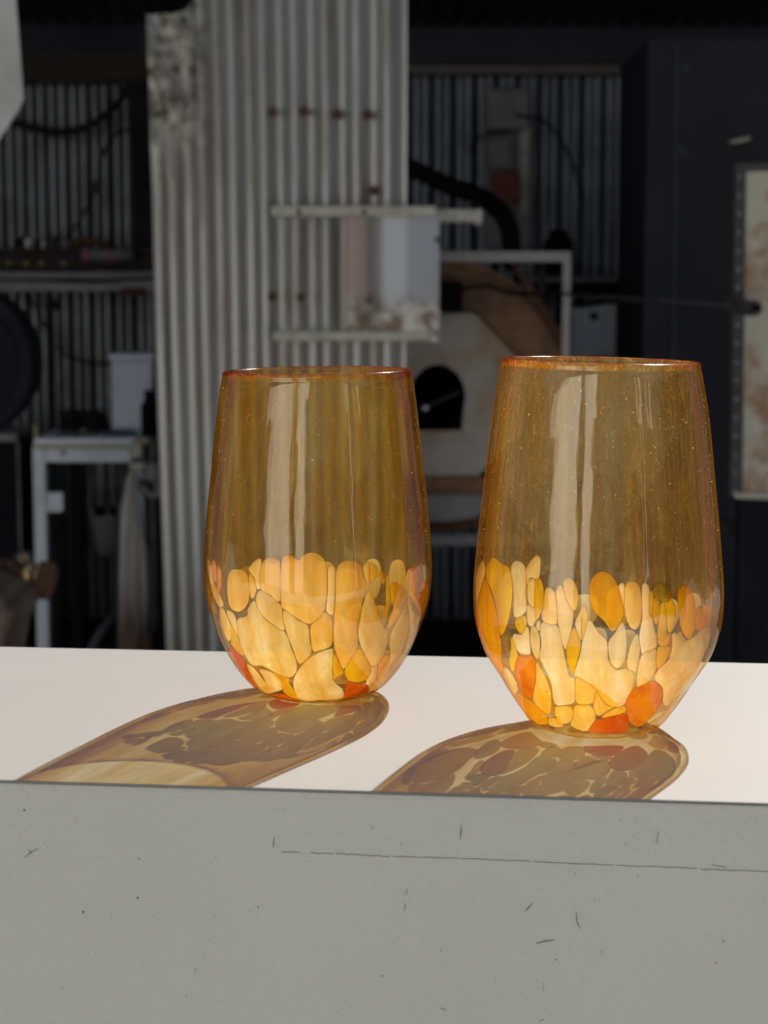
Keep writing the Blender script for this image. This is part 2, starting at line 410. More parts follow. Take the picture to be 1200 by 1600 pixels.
def chip_material(name, col, clear, clear_col, mottled=None):
    m = bpy.data.materials.new(name); m.use_nodes = True
    nt = m.node_tree; nt.nodes.clear()
    N = nt.nodes.new; L = nt.links.new
    out = N('ShaderNodeOutputMaterial')
    tc = N('ShaderNodeTexCoord')
    n = N('ShaderNodeTexNoise'); n.inputs['Scale'].default_value = 85; n.inputs['Detail'].default_value = 3
    L(tc.outputs['Object'], n.inputs['Vector'])
    mr = N('ShaderNodeMapRange'); mr.inputs[1].default_value = .42; mr.inputs[2].default_value = .68; L(n.outputs['Fac'], mr.inputs[0])
    mx = N('ShaderNodeMix'); mx.data_type = 'RGBA'
    mx.inputs[6].default_value = (*col, 1); mx.inputs[7].default_value = (*(mottled or [c * .93 for c in col]), 1)
    L(mr.outputs[0], mx.inputs[0])
    tl = N('ShaderNodeBsdfTranslucent'); df = N('ShaderNodeBsdfDiffuse')
    at_ = N('ShaderNodeAttribute'); at_.attribute_name = 'edge_dark'          # dark rim painted in, imitating refraction at each fleck's edge
    sm = N('ShaderNodeMix'); sm.data_type = 'RGBA'; sm.inputs[7].default_value = (.10, .06, .025, 1)
    L(at_.outputs['Fac'], sm.inputs[0]); L(mx.outputs[2], sm.inputs[6])
    L(sm.outputs[2], tl.inputs['Color']); L(sm.outputs[2], df.inputs['Color'])
    a = N('ShaderNodeMixShader'); a.inputs[0].default_value = .16; L(tl.outputs[0], a.inputs[1]); L(df.outputs[0], a.inputs[2])
    tr = N('ShaderNodeBsdfTransparent'); tr.inputs['Color'].default_value = (*clear_col, 1)
    b = N('ShaderNodeMixShader'); b.inputs[0].default_value = clear; L(a.outputs[0], b.inputs[1]); L(tr.outputs[0], b.inputs[2])
    L(b.outputs[0], out.inputs['Surface'])
    return m
CH = {
 'A': chip_material('frit_apricot', (1.0, .86, .52), .36, (1, .70, .14), (1.0, .75, .32)),
 'C': chip_material('frit_cream', (1.0, .97, .92), .38, (1, .80, .20)),
 'W': chip_material('frit_milk', (1.0, .95, .95), .28, (1, .75, .4)),
 'B': chip_material('frit_butter', (1.0, .86, .36), .44, (1, .68, .15), (1.0, .76, .12)),
 'Y': chip_material('frit_yellow', (1.0, .80, .03), .46, (1, .66, .05), (1.0, .70, .02)),
 'O': chip_material('frit_orange_yellow', (1.0, .68, .02), .46, (1, .55, .04), (.95, .54, .01)),
 'D': chip_material('frit_burnt_orange', (.85, .36, .01), .34, (.95, .35, .03), (.62, .17, .004)),
 'R': chip_material('frit_red', (.78, .19, .004), .40, (.9, .2, .02), (.60, .09, .002)),
 'G': chip_material('frit_olive', (.45, .38, .02), .45, (.6, .5, .05)),
}
# the far side is overlaid more thinly and lets more light through
CHB = {
 'A': chip_material('thin_apricot', (1.0, .82, .42), .62, (1, .66, .20)),
 'C': chip_material('thin_cream', (1.0, .93, .78), .62, (1, .72, .26)),
 'Y': chip_material('thin_yellow', (1.0, .78, .03), .62, (1, .62, .06)),
 'O': chip_material('thin_orange_yellow', (1.0, .64, .02), .62, (1, .50, .04)),
 'D': chip_material('thin_burnt_orange', (.85, .36, .01), .60, (1, .36, .03)),
}
M['bubble'] = chip_material('bubble', (1.0, .95, .85), .1, (1, 1, 1))

# ================================================================== THE SETTING
def corrugated(x0, x1, z0, z1, pitch, amp, Y, rows=2, fn=None, per=10, thick=0.0009, phase=0.0):
    n = max(2, int((x1 - x0) / pitch * per))
    bm = bmesh.new()
    for side in (0, 1):
        grid = []
        for i in range(n + 1):
            x = x0 + (x1 - x0) * i / n
            y = Y + amp * math.sin(2 * math.pi * (x - x0) / pitch + phase) + side * thick
            grid.append([bm.verts.new((fn(x, y, z0 + (z1 - z0) * j / rows, i / n, j / rows)) if fn else (x, y, z0 + (z1 - z0) * j / rows)) for j in range(rows + 1)])
        for i in range(n):
            for j in range(rows):
                f = (grid[i][j], grid[i + 1][j], grid[i + 1][j + 1], grid[i][j + 1])
                bm.faces.new(f if side == 0 else tuple(reversed(f)))
    me = bpy.data.meshes.new('corrugated')
    bm.to_mesh(me); bm.free()
    for p in me.polygons: p.use_smooth = True
    return me

tag(MB().box(-9, 9, -9, 7.2, -0.06, 0.0).build('floor', M['concrete']), 'pale concrete ground running into the dark shed', kind='structure')

tag(MB().box(-3.26, 3.26, 3.3, 6.9, 0.0, 0.004).build('floor_shed', M['earth']), 'dark earth floor of the shed', kind='structure')
WY = 6.7                                            # rear wall of the open shed
wall = MB()
for z in (0.35, 1.15, 1.93): wall.box(-3.3, 3.3, WY + .03, WY + .09, z - .04, z + .04)
for x in (-3.2, -1.6, 0, 1.6, 3.2): wall.box(x - .04, x + .04, WY + .09, WY + .17, 0, 2.02)
wall = wall.build('wall_back', M['dark_timber'])
tag(wall, 'rear wall of the shed, corrugated iron on timber girts', kind='structure')
xs = -3.26
k = 0
while xs < 3.2:
    left = xs < -.6
    o = finish('corrugated_sheet', corrugated(xs, xs + .80, 0.0, 2.0, 0.0762, 0.009, WY + .012 + .004 * (k % 2)), M['wall_left_galv' if left else 'wall_galv'], wall)
    xs += .762; k += 1
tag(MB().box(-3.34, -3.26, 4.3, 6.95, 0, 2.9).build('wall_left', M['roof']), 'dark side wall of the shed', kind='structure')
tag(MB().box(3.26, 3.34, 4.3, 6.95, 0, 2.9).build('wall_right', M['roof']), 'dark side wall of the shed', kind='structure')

# sloping roof, low at the back
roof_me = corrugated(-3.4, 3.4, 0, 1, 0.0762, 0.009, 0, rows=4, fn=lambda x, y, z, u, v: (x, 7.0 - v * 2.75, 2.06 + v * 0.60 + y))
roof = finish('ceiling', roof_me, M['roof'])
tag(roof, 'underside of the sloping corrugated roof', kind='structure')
for yy in (6.1, 5.3, 4.5):
    zz = 2.06 + (7.0 - yy) / 2.75 * .60 - .012
    MB().box(-3.26, 3.26, yy - .03, yy + .03, zz - .09, zz).build('purlin', M['dark_timber'], roof)
# wall plates that cap the iron
tag(MB().box(-3.26, -.5, WY - .06, WY - .0, 1.925, 2.02).build('trim_1', M['dark_timber']), 'dark wall plate above the iron on the left', kind='structure')
tag(MB().box(-.45, 3.26, WY - .06, WY - .0, 1.955, 1.985).build('trim_2', M['pale_timber']), 'dusty batten along the top of the iron', kind='structure')
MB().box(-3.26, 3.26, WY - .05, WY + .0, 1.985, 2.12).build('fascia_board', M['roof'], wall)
MB().box(-.45, 3.26, WY - .07, WY - .052, 1.99, 2.11).build('fascia_board', M['blue_grey'], wall)  # bluish facing, carries the glare haze in its colour

# added walls behind the lens, unseen, shaping the pale strips mirrored in the glasses
def added_piece(n, x0, x1, y, h, label, mat='added_dark'):
    o = MB().box(x0, x1, y - .05, y, 0, h).build('wall_added_rear_%d' % n, M[mat])
    tag(o, label, kind='structure')
added_piece(1, -8.5, -5.9, -3.2, 3.4, 'added dark wall behind the lens, shaping reflections in the glasses, end piece')
added_piece(2, -2.0, -1.55, -3.2, 3.4, 'added dark post between the two wide openings, shaping reflections in the glasses')
added_piece(3, -0.70, 2.9, -3.2, 3.4, 'added dark wall behind the lens, shaping reflections in the glasses, middle piece')
added_piece(4, 3.3, 4.6, -3.2, 3.4, 'added dark wall behind the lens, shaping reflections in the glasses, narrow piece')
added_piece(5, 5.0, 8.5, -3.2, 3.4, 'added dark wall behind the lens, shaping reflections in the glasses, other end piece')
tag(MB().box(-6.9, -6.8, -3.2, 2.6, 0, 3.2).build('wall_added_left', M['added_dark']), 'added dark side screen, unseen, dimming reflections in the glass edges', kind='structure')  # added side screens, unseen, keep bright sides out of the glass reflections
tag(MB().box(6.8, 6.9, -3.2, 2.6, 0, 3.2).build('wall_added_right', M['added_dark']), 'added dark side screen, unseen, dimming reflections in the right glass edges', kind='structure')
added_piece(6, -8.8, 8.8, -4.4, 3.6, 'added white wall behind the openings, giving the mirrored strips and bounce light on the ledge front', 'bounce_white')  # added bright wall, unseen, makes the mirrored strips and lights the ledge front

# ================================================================== THE LEDGE
LZ = EYE - .148
YAW = R(-6.4)                                       # right end nearer to the lens
ledge = thing('ledge', (0, 0.5385, 0), 'long white-topped ledge with a grey painted front, carrying both glasses', 'ledge')
ledge.rotation_euler = (0, 0, YAW)
def lpart(name, x0, x1, y0, y1, z0, z1, mat, bev=0):
    mb = MB().box(x0, x1, y0, y1, z0, z1, bev)
    bmesh.ops.recalc_face_normals(mb.bm, faces=mb.bm.faces)
    me = bpy.data.meshes.new(name); mb.bm.to_mesh(me); mb.bm.free()
    return finish(name, me, mat, ledge, world_coords=False)
LD = 0.207
lpart('body', -1.6, 1.6, .0012, LD - .002, 0, LZ - .0009, M['ledge_front'], .0006)
top = lpart('top_sheet', -1.6, 1.6, 0.0004, LD, LZ - .0009, LZ, M['ledge_top'])
lpart('sheet_edge', -1.6, 1.6, 0.0, .0004, LZ - .0009, LZ - .0001, M['ledge_edge'])

def front_local(px, py):
    """a point of the ledge's front face in the ledge's own coordinates (x along, z up)"""
    a, b = (px - 600) / FPX, (800 - py) / FPX
    d = Vector((a, math.cos(PITCH) + b * math.sin(PITCH), -math.sin(PITCH) + b * math.cos(PITCH)))
    Mi = (Matrix.Translation((0, 0.5385, 0)) @ Matrix.Rotation(YAW, 4, 'Z')).inverted()
    o, d = Mi @ Vector((0, 0, EYE)), Mi.to_3x3() @ d
    t = (.0012 - o.y) / d.y
    p = o + t * d
    return p.x, p.z
def mark(pts, w, name='scuff_mark'):
    """thin dark paint damage drawn along a line on the front face"""
    mb = MB()
    P = [front_local(*q) for q in pts]
    bm = mb.bm
    prev = None
    n = len(P)
    for i, (x, z) in enumerate(P):
        x2, z2 = P[min(i + 1, n - 1)]; x1, z1 = P[max(i - 1, 0)]
        d = Vector((x2 - x1, z2 - z1)); d.normalize(); nn = Vector((-d.y, d.x))
        ww = w * (.25 if i in (0, n - 1) else 1.0) * (.7 + .6 * random.random())
        cur = [bm.verts.new((x + s * nn.x * ww, yy, z + s * nn.y * ww)) for s in (-1, 1) for yy in (.0009, .0013)]
        if prev:
            bm.faces.new((prev[0], cur[0], cur[2], prev[2])); bm.faces.new((prev[0], prev[1], cur[1], cur[0])); bm.faces.new((prev[2], cur[2], cur[3], prev[3]))
        prev = cur
    me = bpy.data.meshes.new(name); bm.to_mesh(me); bm.free()
    return finish(name, me, M['scuff'], ledge, world_coords=False)
random.seed(5)
def wobble(a, b, n, amp):
    return [(a[0] + (b[0] - a[0]) * i / n + random.uniform(-amp, amp), a[1] + (b[1] - a[1]) * i / n + random.uniform(-amp, amp)) for i in range(n + 1)]
# broken hairline crack
for a, b in (((440, 1331), (470, 1332)), ((486, 1333), (520, 1334)), ((524, 1334), (610, 1338)), ((614, 1338), (716, 1341)), ((720, 1341), (830, 1346)), ((834, 1346), (960, 1352)), ((964, 1352), (1090, 1357)), ((1094, 1358), (1210, 1362))):
    mark(wobble(a, b, 14, .9), .00003, 'hairline_crack')
for pts in (((38, 1340), (48, 1332), (61, 1325)), ((48, 1332), (45, 1327)), ((95, 1546), (101, 1541)), ((304, 1519), (307, 1512)),
            ((632, 1424), (633, 1412)), ((635, 1398), (636, 1388)), ((721, 1288), (720, 1300), (719, 1312)), ((1029, 1298), (1025, 1318)), ((820, 1424), (826, 1418), (832, 1411)),
            ((838, 1474), (852, 1470), (866, 1469)), ((900, 1425), (901, 1440), (906, 1451)), ((688, 1575), (697, 1578)), ((842, 1596), (850, 1592)),
            ((428, 1308), (427, 1324)), ((1112, 1351), (1134, 1355)), ((848, 1536), (849, 1548)), ((940, 1485), (942, 1490)), ((580, 1290), (583, 1296))):
    mark(pts, .00022 if len(pts) == 3 and pts[0][0] in (38, 838, 820) else .00012)
sp = MB()
for i in range(70):
    px, py = random.uniform(10, 1190), random.uniform(1275, 1595)
    x, z = front_local(px, py); r = random.choice((.00012, .00016, .0002, .0003 if random.random() < .3 else .00012))
    b2 = bmesh.new(); bmesh.ops.create_icosphere(b2, subdivisions=1, radius=r)
    sp._merge(b2, Matrix.Translation((x, .0012, z)))
for px, py in ((130, 1425), (215, 1403), (38, 1266)):
    x, z = front_local(px, py)
    b2 = bmesh.new(); bmesh.ops.create_icosphere(b2, subdivisions=1, radius=.00042); sp._merge(b2, Matrix.Translation((x, .0012, z)))
me = bpy.data.meshes.new('speck'); sp.bm.to_mesh(me); sp.bm.free()
tag(finish('paint_specks', me, M['scuff'], ledge, world_coords=False), None, kind='stuff')

# ================================================================== THE TWO GLASSES
PROFILE_L = [(0, 15.5), (0.6, 17.8), (1.6, 20.6), (3.97, 24.34), (8.3, 28.34), (11.9, 30.92), (16.69, 33.72), (22.68, 36.51), (29.36, 38.82), (34.61, 40.43), (41.74, 41.56), (47.67, 41.75), (54.3, 41.46), (67.75, 40.43), (83.01, 38.69), (93.52, 37.57), (105.16, 36.22), (114.44, 34.89), (117.22, 34.29)]
PROFILE_R = [(0, 16.0), (0.6, 18.4), (1.5, 20.6), (3.09, 22.91), (5.98, 25.08), (9.98, 27.89), (13.76, 30.27), (18.41, 33.07), (22.62, 35.87), (27.03, 38.45), (35.63, 41.21), (44.2, 42.01), (51.2, 41.84), (61.03, 41.01), (74.07, 39.72), (86.18, 38.34), (97.81, 37.08), (108.54, 35.72), (120.28, 33.61), (122.84, 32.96)]
CHIPS_L = [
('A',-27.3,45.3,-27.9,50.2,-26.3,54.6,-22,56.5,-17.7,55.6,-16.8,52.8,-17,41.5,-21.9,43.4),
('A',-16.4,52.8,-14.7,57.1,-10.7,57.3,-7.7,55.8,-3.8,58.1,2,58,5.9,54.4,6.5,46.7,4.8,38.1,1.9,35.2,-2.6,33.4,-8.1,35.2,-15,38.6,-16.5,40.8),
('A',-48.3,49.6,-40.9,51.3,-35.6,50.1,-34.1,44.9,-35.6,39.7,-41.8,36.2,-48.6,36.8,-49.9,40.7),
('A',-34.3,49.2,-32.6,50.3,-30.5,48,-29.9,44.8,-31.9,41.8,-33.7,42.8),
('W',-34.4,52,-30.3,55.1,-27.1,55.4,-28.1,50.2,-27.5,45.6,-29.7,45.5,-30.7,48.7,-33.2,50.7),
('C',-30,42.3,-27.4,44.7,-22.5,43.1,-17.1,40.2,-16.2,35.7,-16.2,30.6,-23.1,33.3,-28.3,36.6,-30.1,39.4),
('C',-36.1,37.5,-31.7,40.7,-30.4,39.5,-28.3,36.3,-23.2,32.8,-15.7,29.9,-13.2,23.7,-11.3,18.6,-12.4,14.9,-17.8,12.3,-26.5,13.5,-35.5,16,-44.5,15.5,-48.5,18.6,-48.6,25.1,-45.5,32.6,-37.3,34.8),
('C',-15.5,38.1,-8.1,34.6,-3.4,32.7,-2.8,27.7,-2,22.7,-6.4,19.1,-9.9,18.4,-12.3,23.7,-14.9,30.5),
('A',-1.6,32.8,4.8,37.3,8.3,35.9,9.4,30.6,9.1,25.1,2.9,23.5,-0.9,23.1,-1.9,27.7),
('A',10.7,50.9,12.7,54.3,17.2,55.5,22.8,54,25.6,50.4,25.6,45.4,24.1,39.7,22.4,32.4,24.4,24.7,22,19.4,17.9,15.7,13.5,20.5,10.7,25.3,10,32.1,10.6,41.7),
('W',6.9,53,10.2,53.3,10.3,50.2,10,41.7,9.3,36.7,6.2,38.1,6.8,45.3),
('C',25.1,40.4,27.8,44.2,30.3,41.6,34.8,34.6,40.3,29.7,43.1,28.5,45.2,23.2,43.5,16.3,37.2,16,28.8,22.1,24.6,27,23.7,31.6),
('W',24.8,52.9,28.1,54.3,28.1,48.5,26,48.4),
('Y',28.7,54.1,32,52.5,32.8,50.3,30.7,48.1,28.4,48.2),
('O',34.2,50.6,36.6,50.9,37.5,48.2,36.2,46.3,34.1,48.1),
('Y',37.9,48.6,39.2,48.8,39.8,44.5,41.2,40,40.2,34.2,39.4,32.8,38,41),
('Y',41.3,45.8,46,46,45.1,43,42.4,39,41,43.7),
('A',46.4,44.7,51,43.2,54,40.3,48.8,33.6,43.1,29.8,42.3,31,44,38.3),
('C',55.3,40.1,63.5,36.4,72.7,30.8,84,22.7,82.5,13.7,81.1,8.5,78.5,4.8,63.7,3.8,53.3,3.8,49.7,10.9,52.5,17.8,47.5,22.9,46.2,27.5,49.6,33),
('O',54.6,44.7,56,50,60.9,51.2,67,48.6,69.6,43.9,84.4,41.5,85.6,34.6,85.2,26.3,85.2,26.3,67.7,34.4,56,40.5),
('W',70,49.7,74.5,49.3,76.3,43.9,71.2,44.1),
('C',-75.4,52.1,-68.3,50.6,-64.6,45.1,-59.2,42,-55.3,37.6,-60.4,36.1,-64.9,38.5,-70.4,44.5,-76.5,49),
('O',-67.8,52,-61.5,52,-60.4,45.6,-63.9,45.9),
('O',-58.8,51.2,-55.5,49.7,-55.7,44.6,-59.9,40.5,-59.9,45.6),
('C',-60.9,35.2,-56.4,36,-53.3,31.5,-54.4,27.6,-59.1,24,-64.8,23.4,-66.2,28.6),
('Y',-53.1,30.4,-50.1,28.8,-49.2,24.3,-49.9,19,-56.2,19.7,-59.9,22,-57.4,25),
('C',-53,35.6,-47.5,35.1,-46.5,32.2,-48.3,26.3,-50.9,29.5,-52.7,32.3),
('R',-65.3,21.1,-54.3,18,-55.1,15.1,-57.4,9.3,-66,2,-66,3.6,-69.9,7.2,-69.8,13.6),
('C',-50.7,15.4,-44.7,13.7,-42.4,9.9,-43.7,4.6,-65.9,1.8,-55.6,7.9,-53.7,12.5),
('C',-40.5,14.1,-30.8,13.9,-25.6,10.9,-28.3,6.6,-72,0.5,-48.8,3.1,-40.2,10),
('Y',-29.9,13.7,-18.7,11.8,-19.7,10.1,-17.6,6.2,-18.2,1.6,-26.4,4.2,-27.9,6.6,-25.1,10.7),
('R',-32.1,4.4,-26.7,3.2,-20.4,0.6,-40.9,0.5,-64.3,0.5),
('C',-1,21.4,8.9,23.9,10.3,22,11.8,11.6,21.1,6.9,25.9,1.6,3.5,0.9,-16,1.2,-16.4,9.8,-9,16.7),
('Y',10.8,21.6,17.1,15.6,18,13.9,14.8,12.8,12.3,12),
('Y',25.7,23.3,33.5,18.7,38.9,14.2,39.5,10.5,32.5,9.8,24.1,10.7,19.3,14.3,20.9,18.6),
('Y',51.8,18.6,54.7,16.4,53.3,11.3,51.3,9.2,44.4,14.8,46.6,18.7),
('W',38.3,15.1,43.1,15.3,49.8,9.2,47.1,6.3,39.7,9.2,40.1,12.5),
('R',23.1,9.7,33.5,8.7,45.8,6.9,49.4,4.2,37.2,2.7,27.4,2),
]
CHIPS_R = [
('Y',-71,57.1,-65,60.6,-57.4,59.2,-51.8,58.2,-48.9,52.2,-50.6,42.8,-57.7,35.6,-60,44.7,-65.2,50.6,-71.2,53.5),
('O',-72.4,53,-65.8,49.5,-60.2,43.3,-59.1,33.9,-65.1,25.7,-74.2,20.6,-86.5,23.1,-89.5,29.3,-90,38.1,-79.5,46.8),
('C',-90,52.9,-79.6,58.1,-73.8,56.9,-74,53.4,-81.7,46.2,-90,38.9,-89.4,29.7,-86.5,22.7,-83.1,19,-85.6,21.6,-86.4,26.7,-89.3,35.3,-90,46.3),
('C',-50.6,58.3,-48,61,-43.4,60.3,-41.5,57.7,-41.1,51.4,-40.6,45.5,-47.2,43,-47.9,50.9),
('C',-41.4,59.1,-37.1,63.2,-34.3,63,-34,59.5,-34.8,56.2,-38.8,56.5,-40.2,54.3,-41,56.3),
('C',-40.1,52.9,-39.2,55.6,-36.6,56.1,-36.1,51.8,-36.1,47.1,-39.2,48.4),
('Y',-36.1,56.1,-33.1,55.8,-31.6,52.1,-31.8,47.2,-34.8,43.1,-35.9,47),
('C',-39.7,47.6,-36.2,46.8,-35.2,43.5,-37.1,40.8,-39.4,41.2,-40,44.5),
('C',-34.8,42.1,-33.3,42.9,-33.4,40.1,-34.1,39.6,-35.2,40.8),
('A',-30.8,52.9,-29.3,53.8,-26.7,52.7,-25.3,48.3,-25.1,42.5,-31.9,43.2,-31.4,48.7),
('C',-25.5,53.1,-23.8,54.9,-22.3,53.8,-20.4,49.8,-17.4,46.6,-18.6,40.3,-21.3,34.2,-24.2,42.1,-24.8,49),
('A',-22.2,56,-19.5,57.3,-16.5,55.2,-15.4,50.8,-16.9,47.1,-20,50,-21.7,53.3),
('C',-13.3,48.6,-14.4,46.7,-16.5,42.8,-14,37.7,-13.6,43.3),
('Y',-13,48.7,-11.1,46.1,-11.2,42.6,-13.3,37.6,-13.7,40.4),
('Y',-17.1,41.6,-14,36.9,-16.3,30.2,-18.7,25.6,-20.9,32.9),
('O',-10.5,53.7,-9,57.8,-4.8,59.8,-0.1,58.2,3.2,53.8,4.9,48.3,3.8,44.2,0.2,40.8,-3.6,44.2,-8.3,47.6),
('C',-10.1,44.3,-6.3,40.5,-2.2,37.3,-1.2,31.1,2.9,27.8,7.7,28.3,11.6,26.4,13.7,20.8,10.3,14.1,-0.5,15.2,-7.6,21.2,-16.4,24.9,-17.9,25.9,-14.8,31.7,-12.7,39.1),
('C',4.3,43.7,6.2,40.6,6.8,34.9,6.3,30.6,3,28.3,-0.5,31.3,-1.5,37.1,1.3,40.2),
('A',6.1,55.8,9,56.8,12,55.4,13.2,50.9,12.9,44.7,10.7,41.4,7.7,42.7,5.7,46.9,5.3,51.7),
('W',2.8,55.5,5.2,55.8,4.9,49,3.2,53.1),
('W',13.5,55.3,16.5,55.2,17.2,50.8,18.3,44.5,21.1,37.3,20.8,35.2,16.5,33.9,14.4,33.4,12.5,39.1,13.5,44.7),
('C',11.6,39.9,13.3,33.3,12.7,26.5,11.6,27.1,8,28.9,8.3,35.6),
('C',14.8,33.1,21,34.6,23.2,29.1,22.9,24.5,18.7,21.2,15.8,21.3,13.7,26.5),
('G',18.7,53.4,21.2,55.9,25,54.9,28.3,51.6,26,49.8,22.7,50.2,19.7,51.7),
('Y',17.2,52.8,18.5,53.4,19.1,50.7,18.2,45.9,17.2,47.3),
('Y',19.5,51.2,21.1,51.6,22,49.2,21.1,43.7,20.2,42.8,18.7,45.9),
('Y',22.9,49.1,24.7,49.2,25.4,44.2,26.3,39.9,28.2,39,27.1,35.7,22.7,35.9,21.6,38.7,21.7,43.6),
('Y',26,49.7,28.3,50.2,30.5,48,30.3,42.4,28.4,39.7,26.6,41.2),
('Y',22.2,35.1,29.3,34.5,28.4,30.4,24.1,27.8),
('O',31.9,50.7,33.6,53.7,37.3,54.7,41.4,52.5,43.3,47.1,43.6,40.7,41.3,36.6,36.7,38.4,33.3,42.9),
('C',29.6,39.1,33.1,38.8,34.1,39.7,38.4,36.5,42.8,36.9,52.7,39.6,56.9,37.1,59.3,28.7,60.2,19.3,51.7,11.8,40.7,14.2,34.4,19.6,25.3,23.5,25.4,27.4,30.4,30.8),
('O',44.4,45.9,47.7,46.7,51.6,43.5,51.6,40,45.5,39.2),
('Y',-46.9,41.8,-44.6,43.6,-40.9,43.6,-40.6,40.9,-43.9,37.9,-46.9,39.6),
('W',-49,36.8,-43.9,37.4,-40.2,40.4,-39.3,37.5,-40.1,31.5,-44,30.5,-48,31.6),
('Y',-49.8,36.3,-48.7,31.4,-49.7,27.6,-56.1,23.9,-59.1,24.1,-53.1,30.9),
('D',-48.1,29.8,-40.3,30.9,-38,28.7,-41.9,22.1,-53.5,14,-60.1,15.5,-57,22.1),
('C',-38.3,39.9,-35.7,40.6,-33.7,36.5,-35.6,30.4,-37.8,30.4,-38.8,33.9),
('C',-33.3,39,-31.9,42.5,-25.1,41.8,-22.8,36.5,-20.9,25.4,-18.1,23.9,-19.8,15.7,-25.8,13.9,-34.4,13.7,-32.1,21.4,-33.5,27.6,-35.3,30.5,-33,35.1),
('B',-37.7,28.6,-34.6,23.6,-35.2,16.3,-41.7,9.4,-50.3,10.1,-52.1,13.9,-42,21.3),
('B',-17,24.6,-12.5,23.2,-6.7,20.9,-7.2,16.9,-9.8,15,-19,15),
('B',-5.8,20.1,4.5,16,7.1,14.8,-0,12.2,-5.4,10.4,-8.2,14.4),
('B',-35.3,11.8,-30.5,13.1,-22.8,13,-23.7,8.8,-29.6,6.5,-37.7,6.2),
('B',-20,13.8,-11.1,14.3,-6.8,10.3,-13.5,4.2,-26.4,5.7,-22.7,9.7),
('B',-44.4,7.6,-37.6,7.8,-33.7,5.3,-41.4,4.3,-49.1,4.7),
('C',-66.8,23.4,-61.1,23,-63.4,16.6,-77.2,12.9,-86.4,14,-79.8,18.5),
('O',-73.1,13.8,-55.3,12.7,-46.6,7.9,-53.5,4.3,-81.5,3.1,-85,6.6),
('D',12,16.8,15.2,20.8,24,23,33.2,19.7,39.9,14.3,38.9,9.5,32.4,5.3,19.7,7.3,13.4,12.6),
('R',-8,7.7,-1,9.3,13.2,11,18.4,7.4,20.3,4.3,7.5,3.3,-8.1,3.7,-12.7,4.1),
('B',0.4,11.4,10,14.2,12.6,11.6,-1.8,9.6),
('W',-85.4,19.4,-86.3,16.8,-85.8,10.3,-84.8,8.7,-85.7,13.3),
]

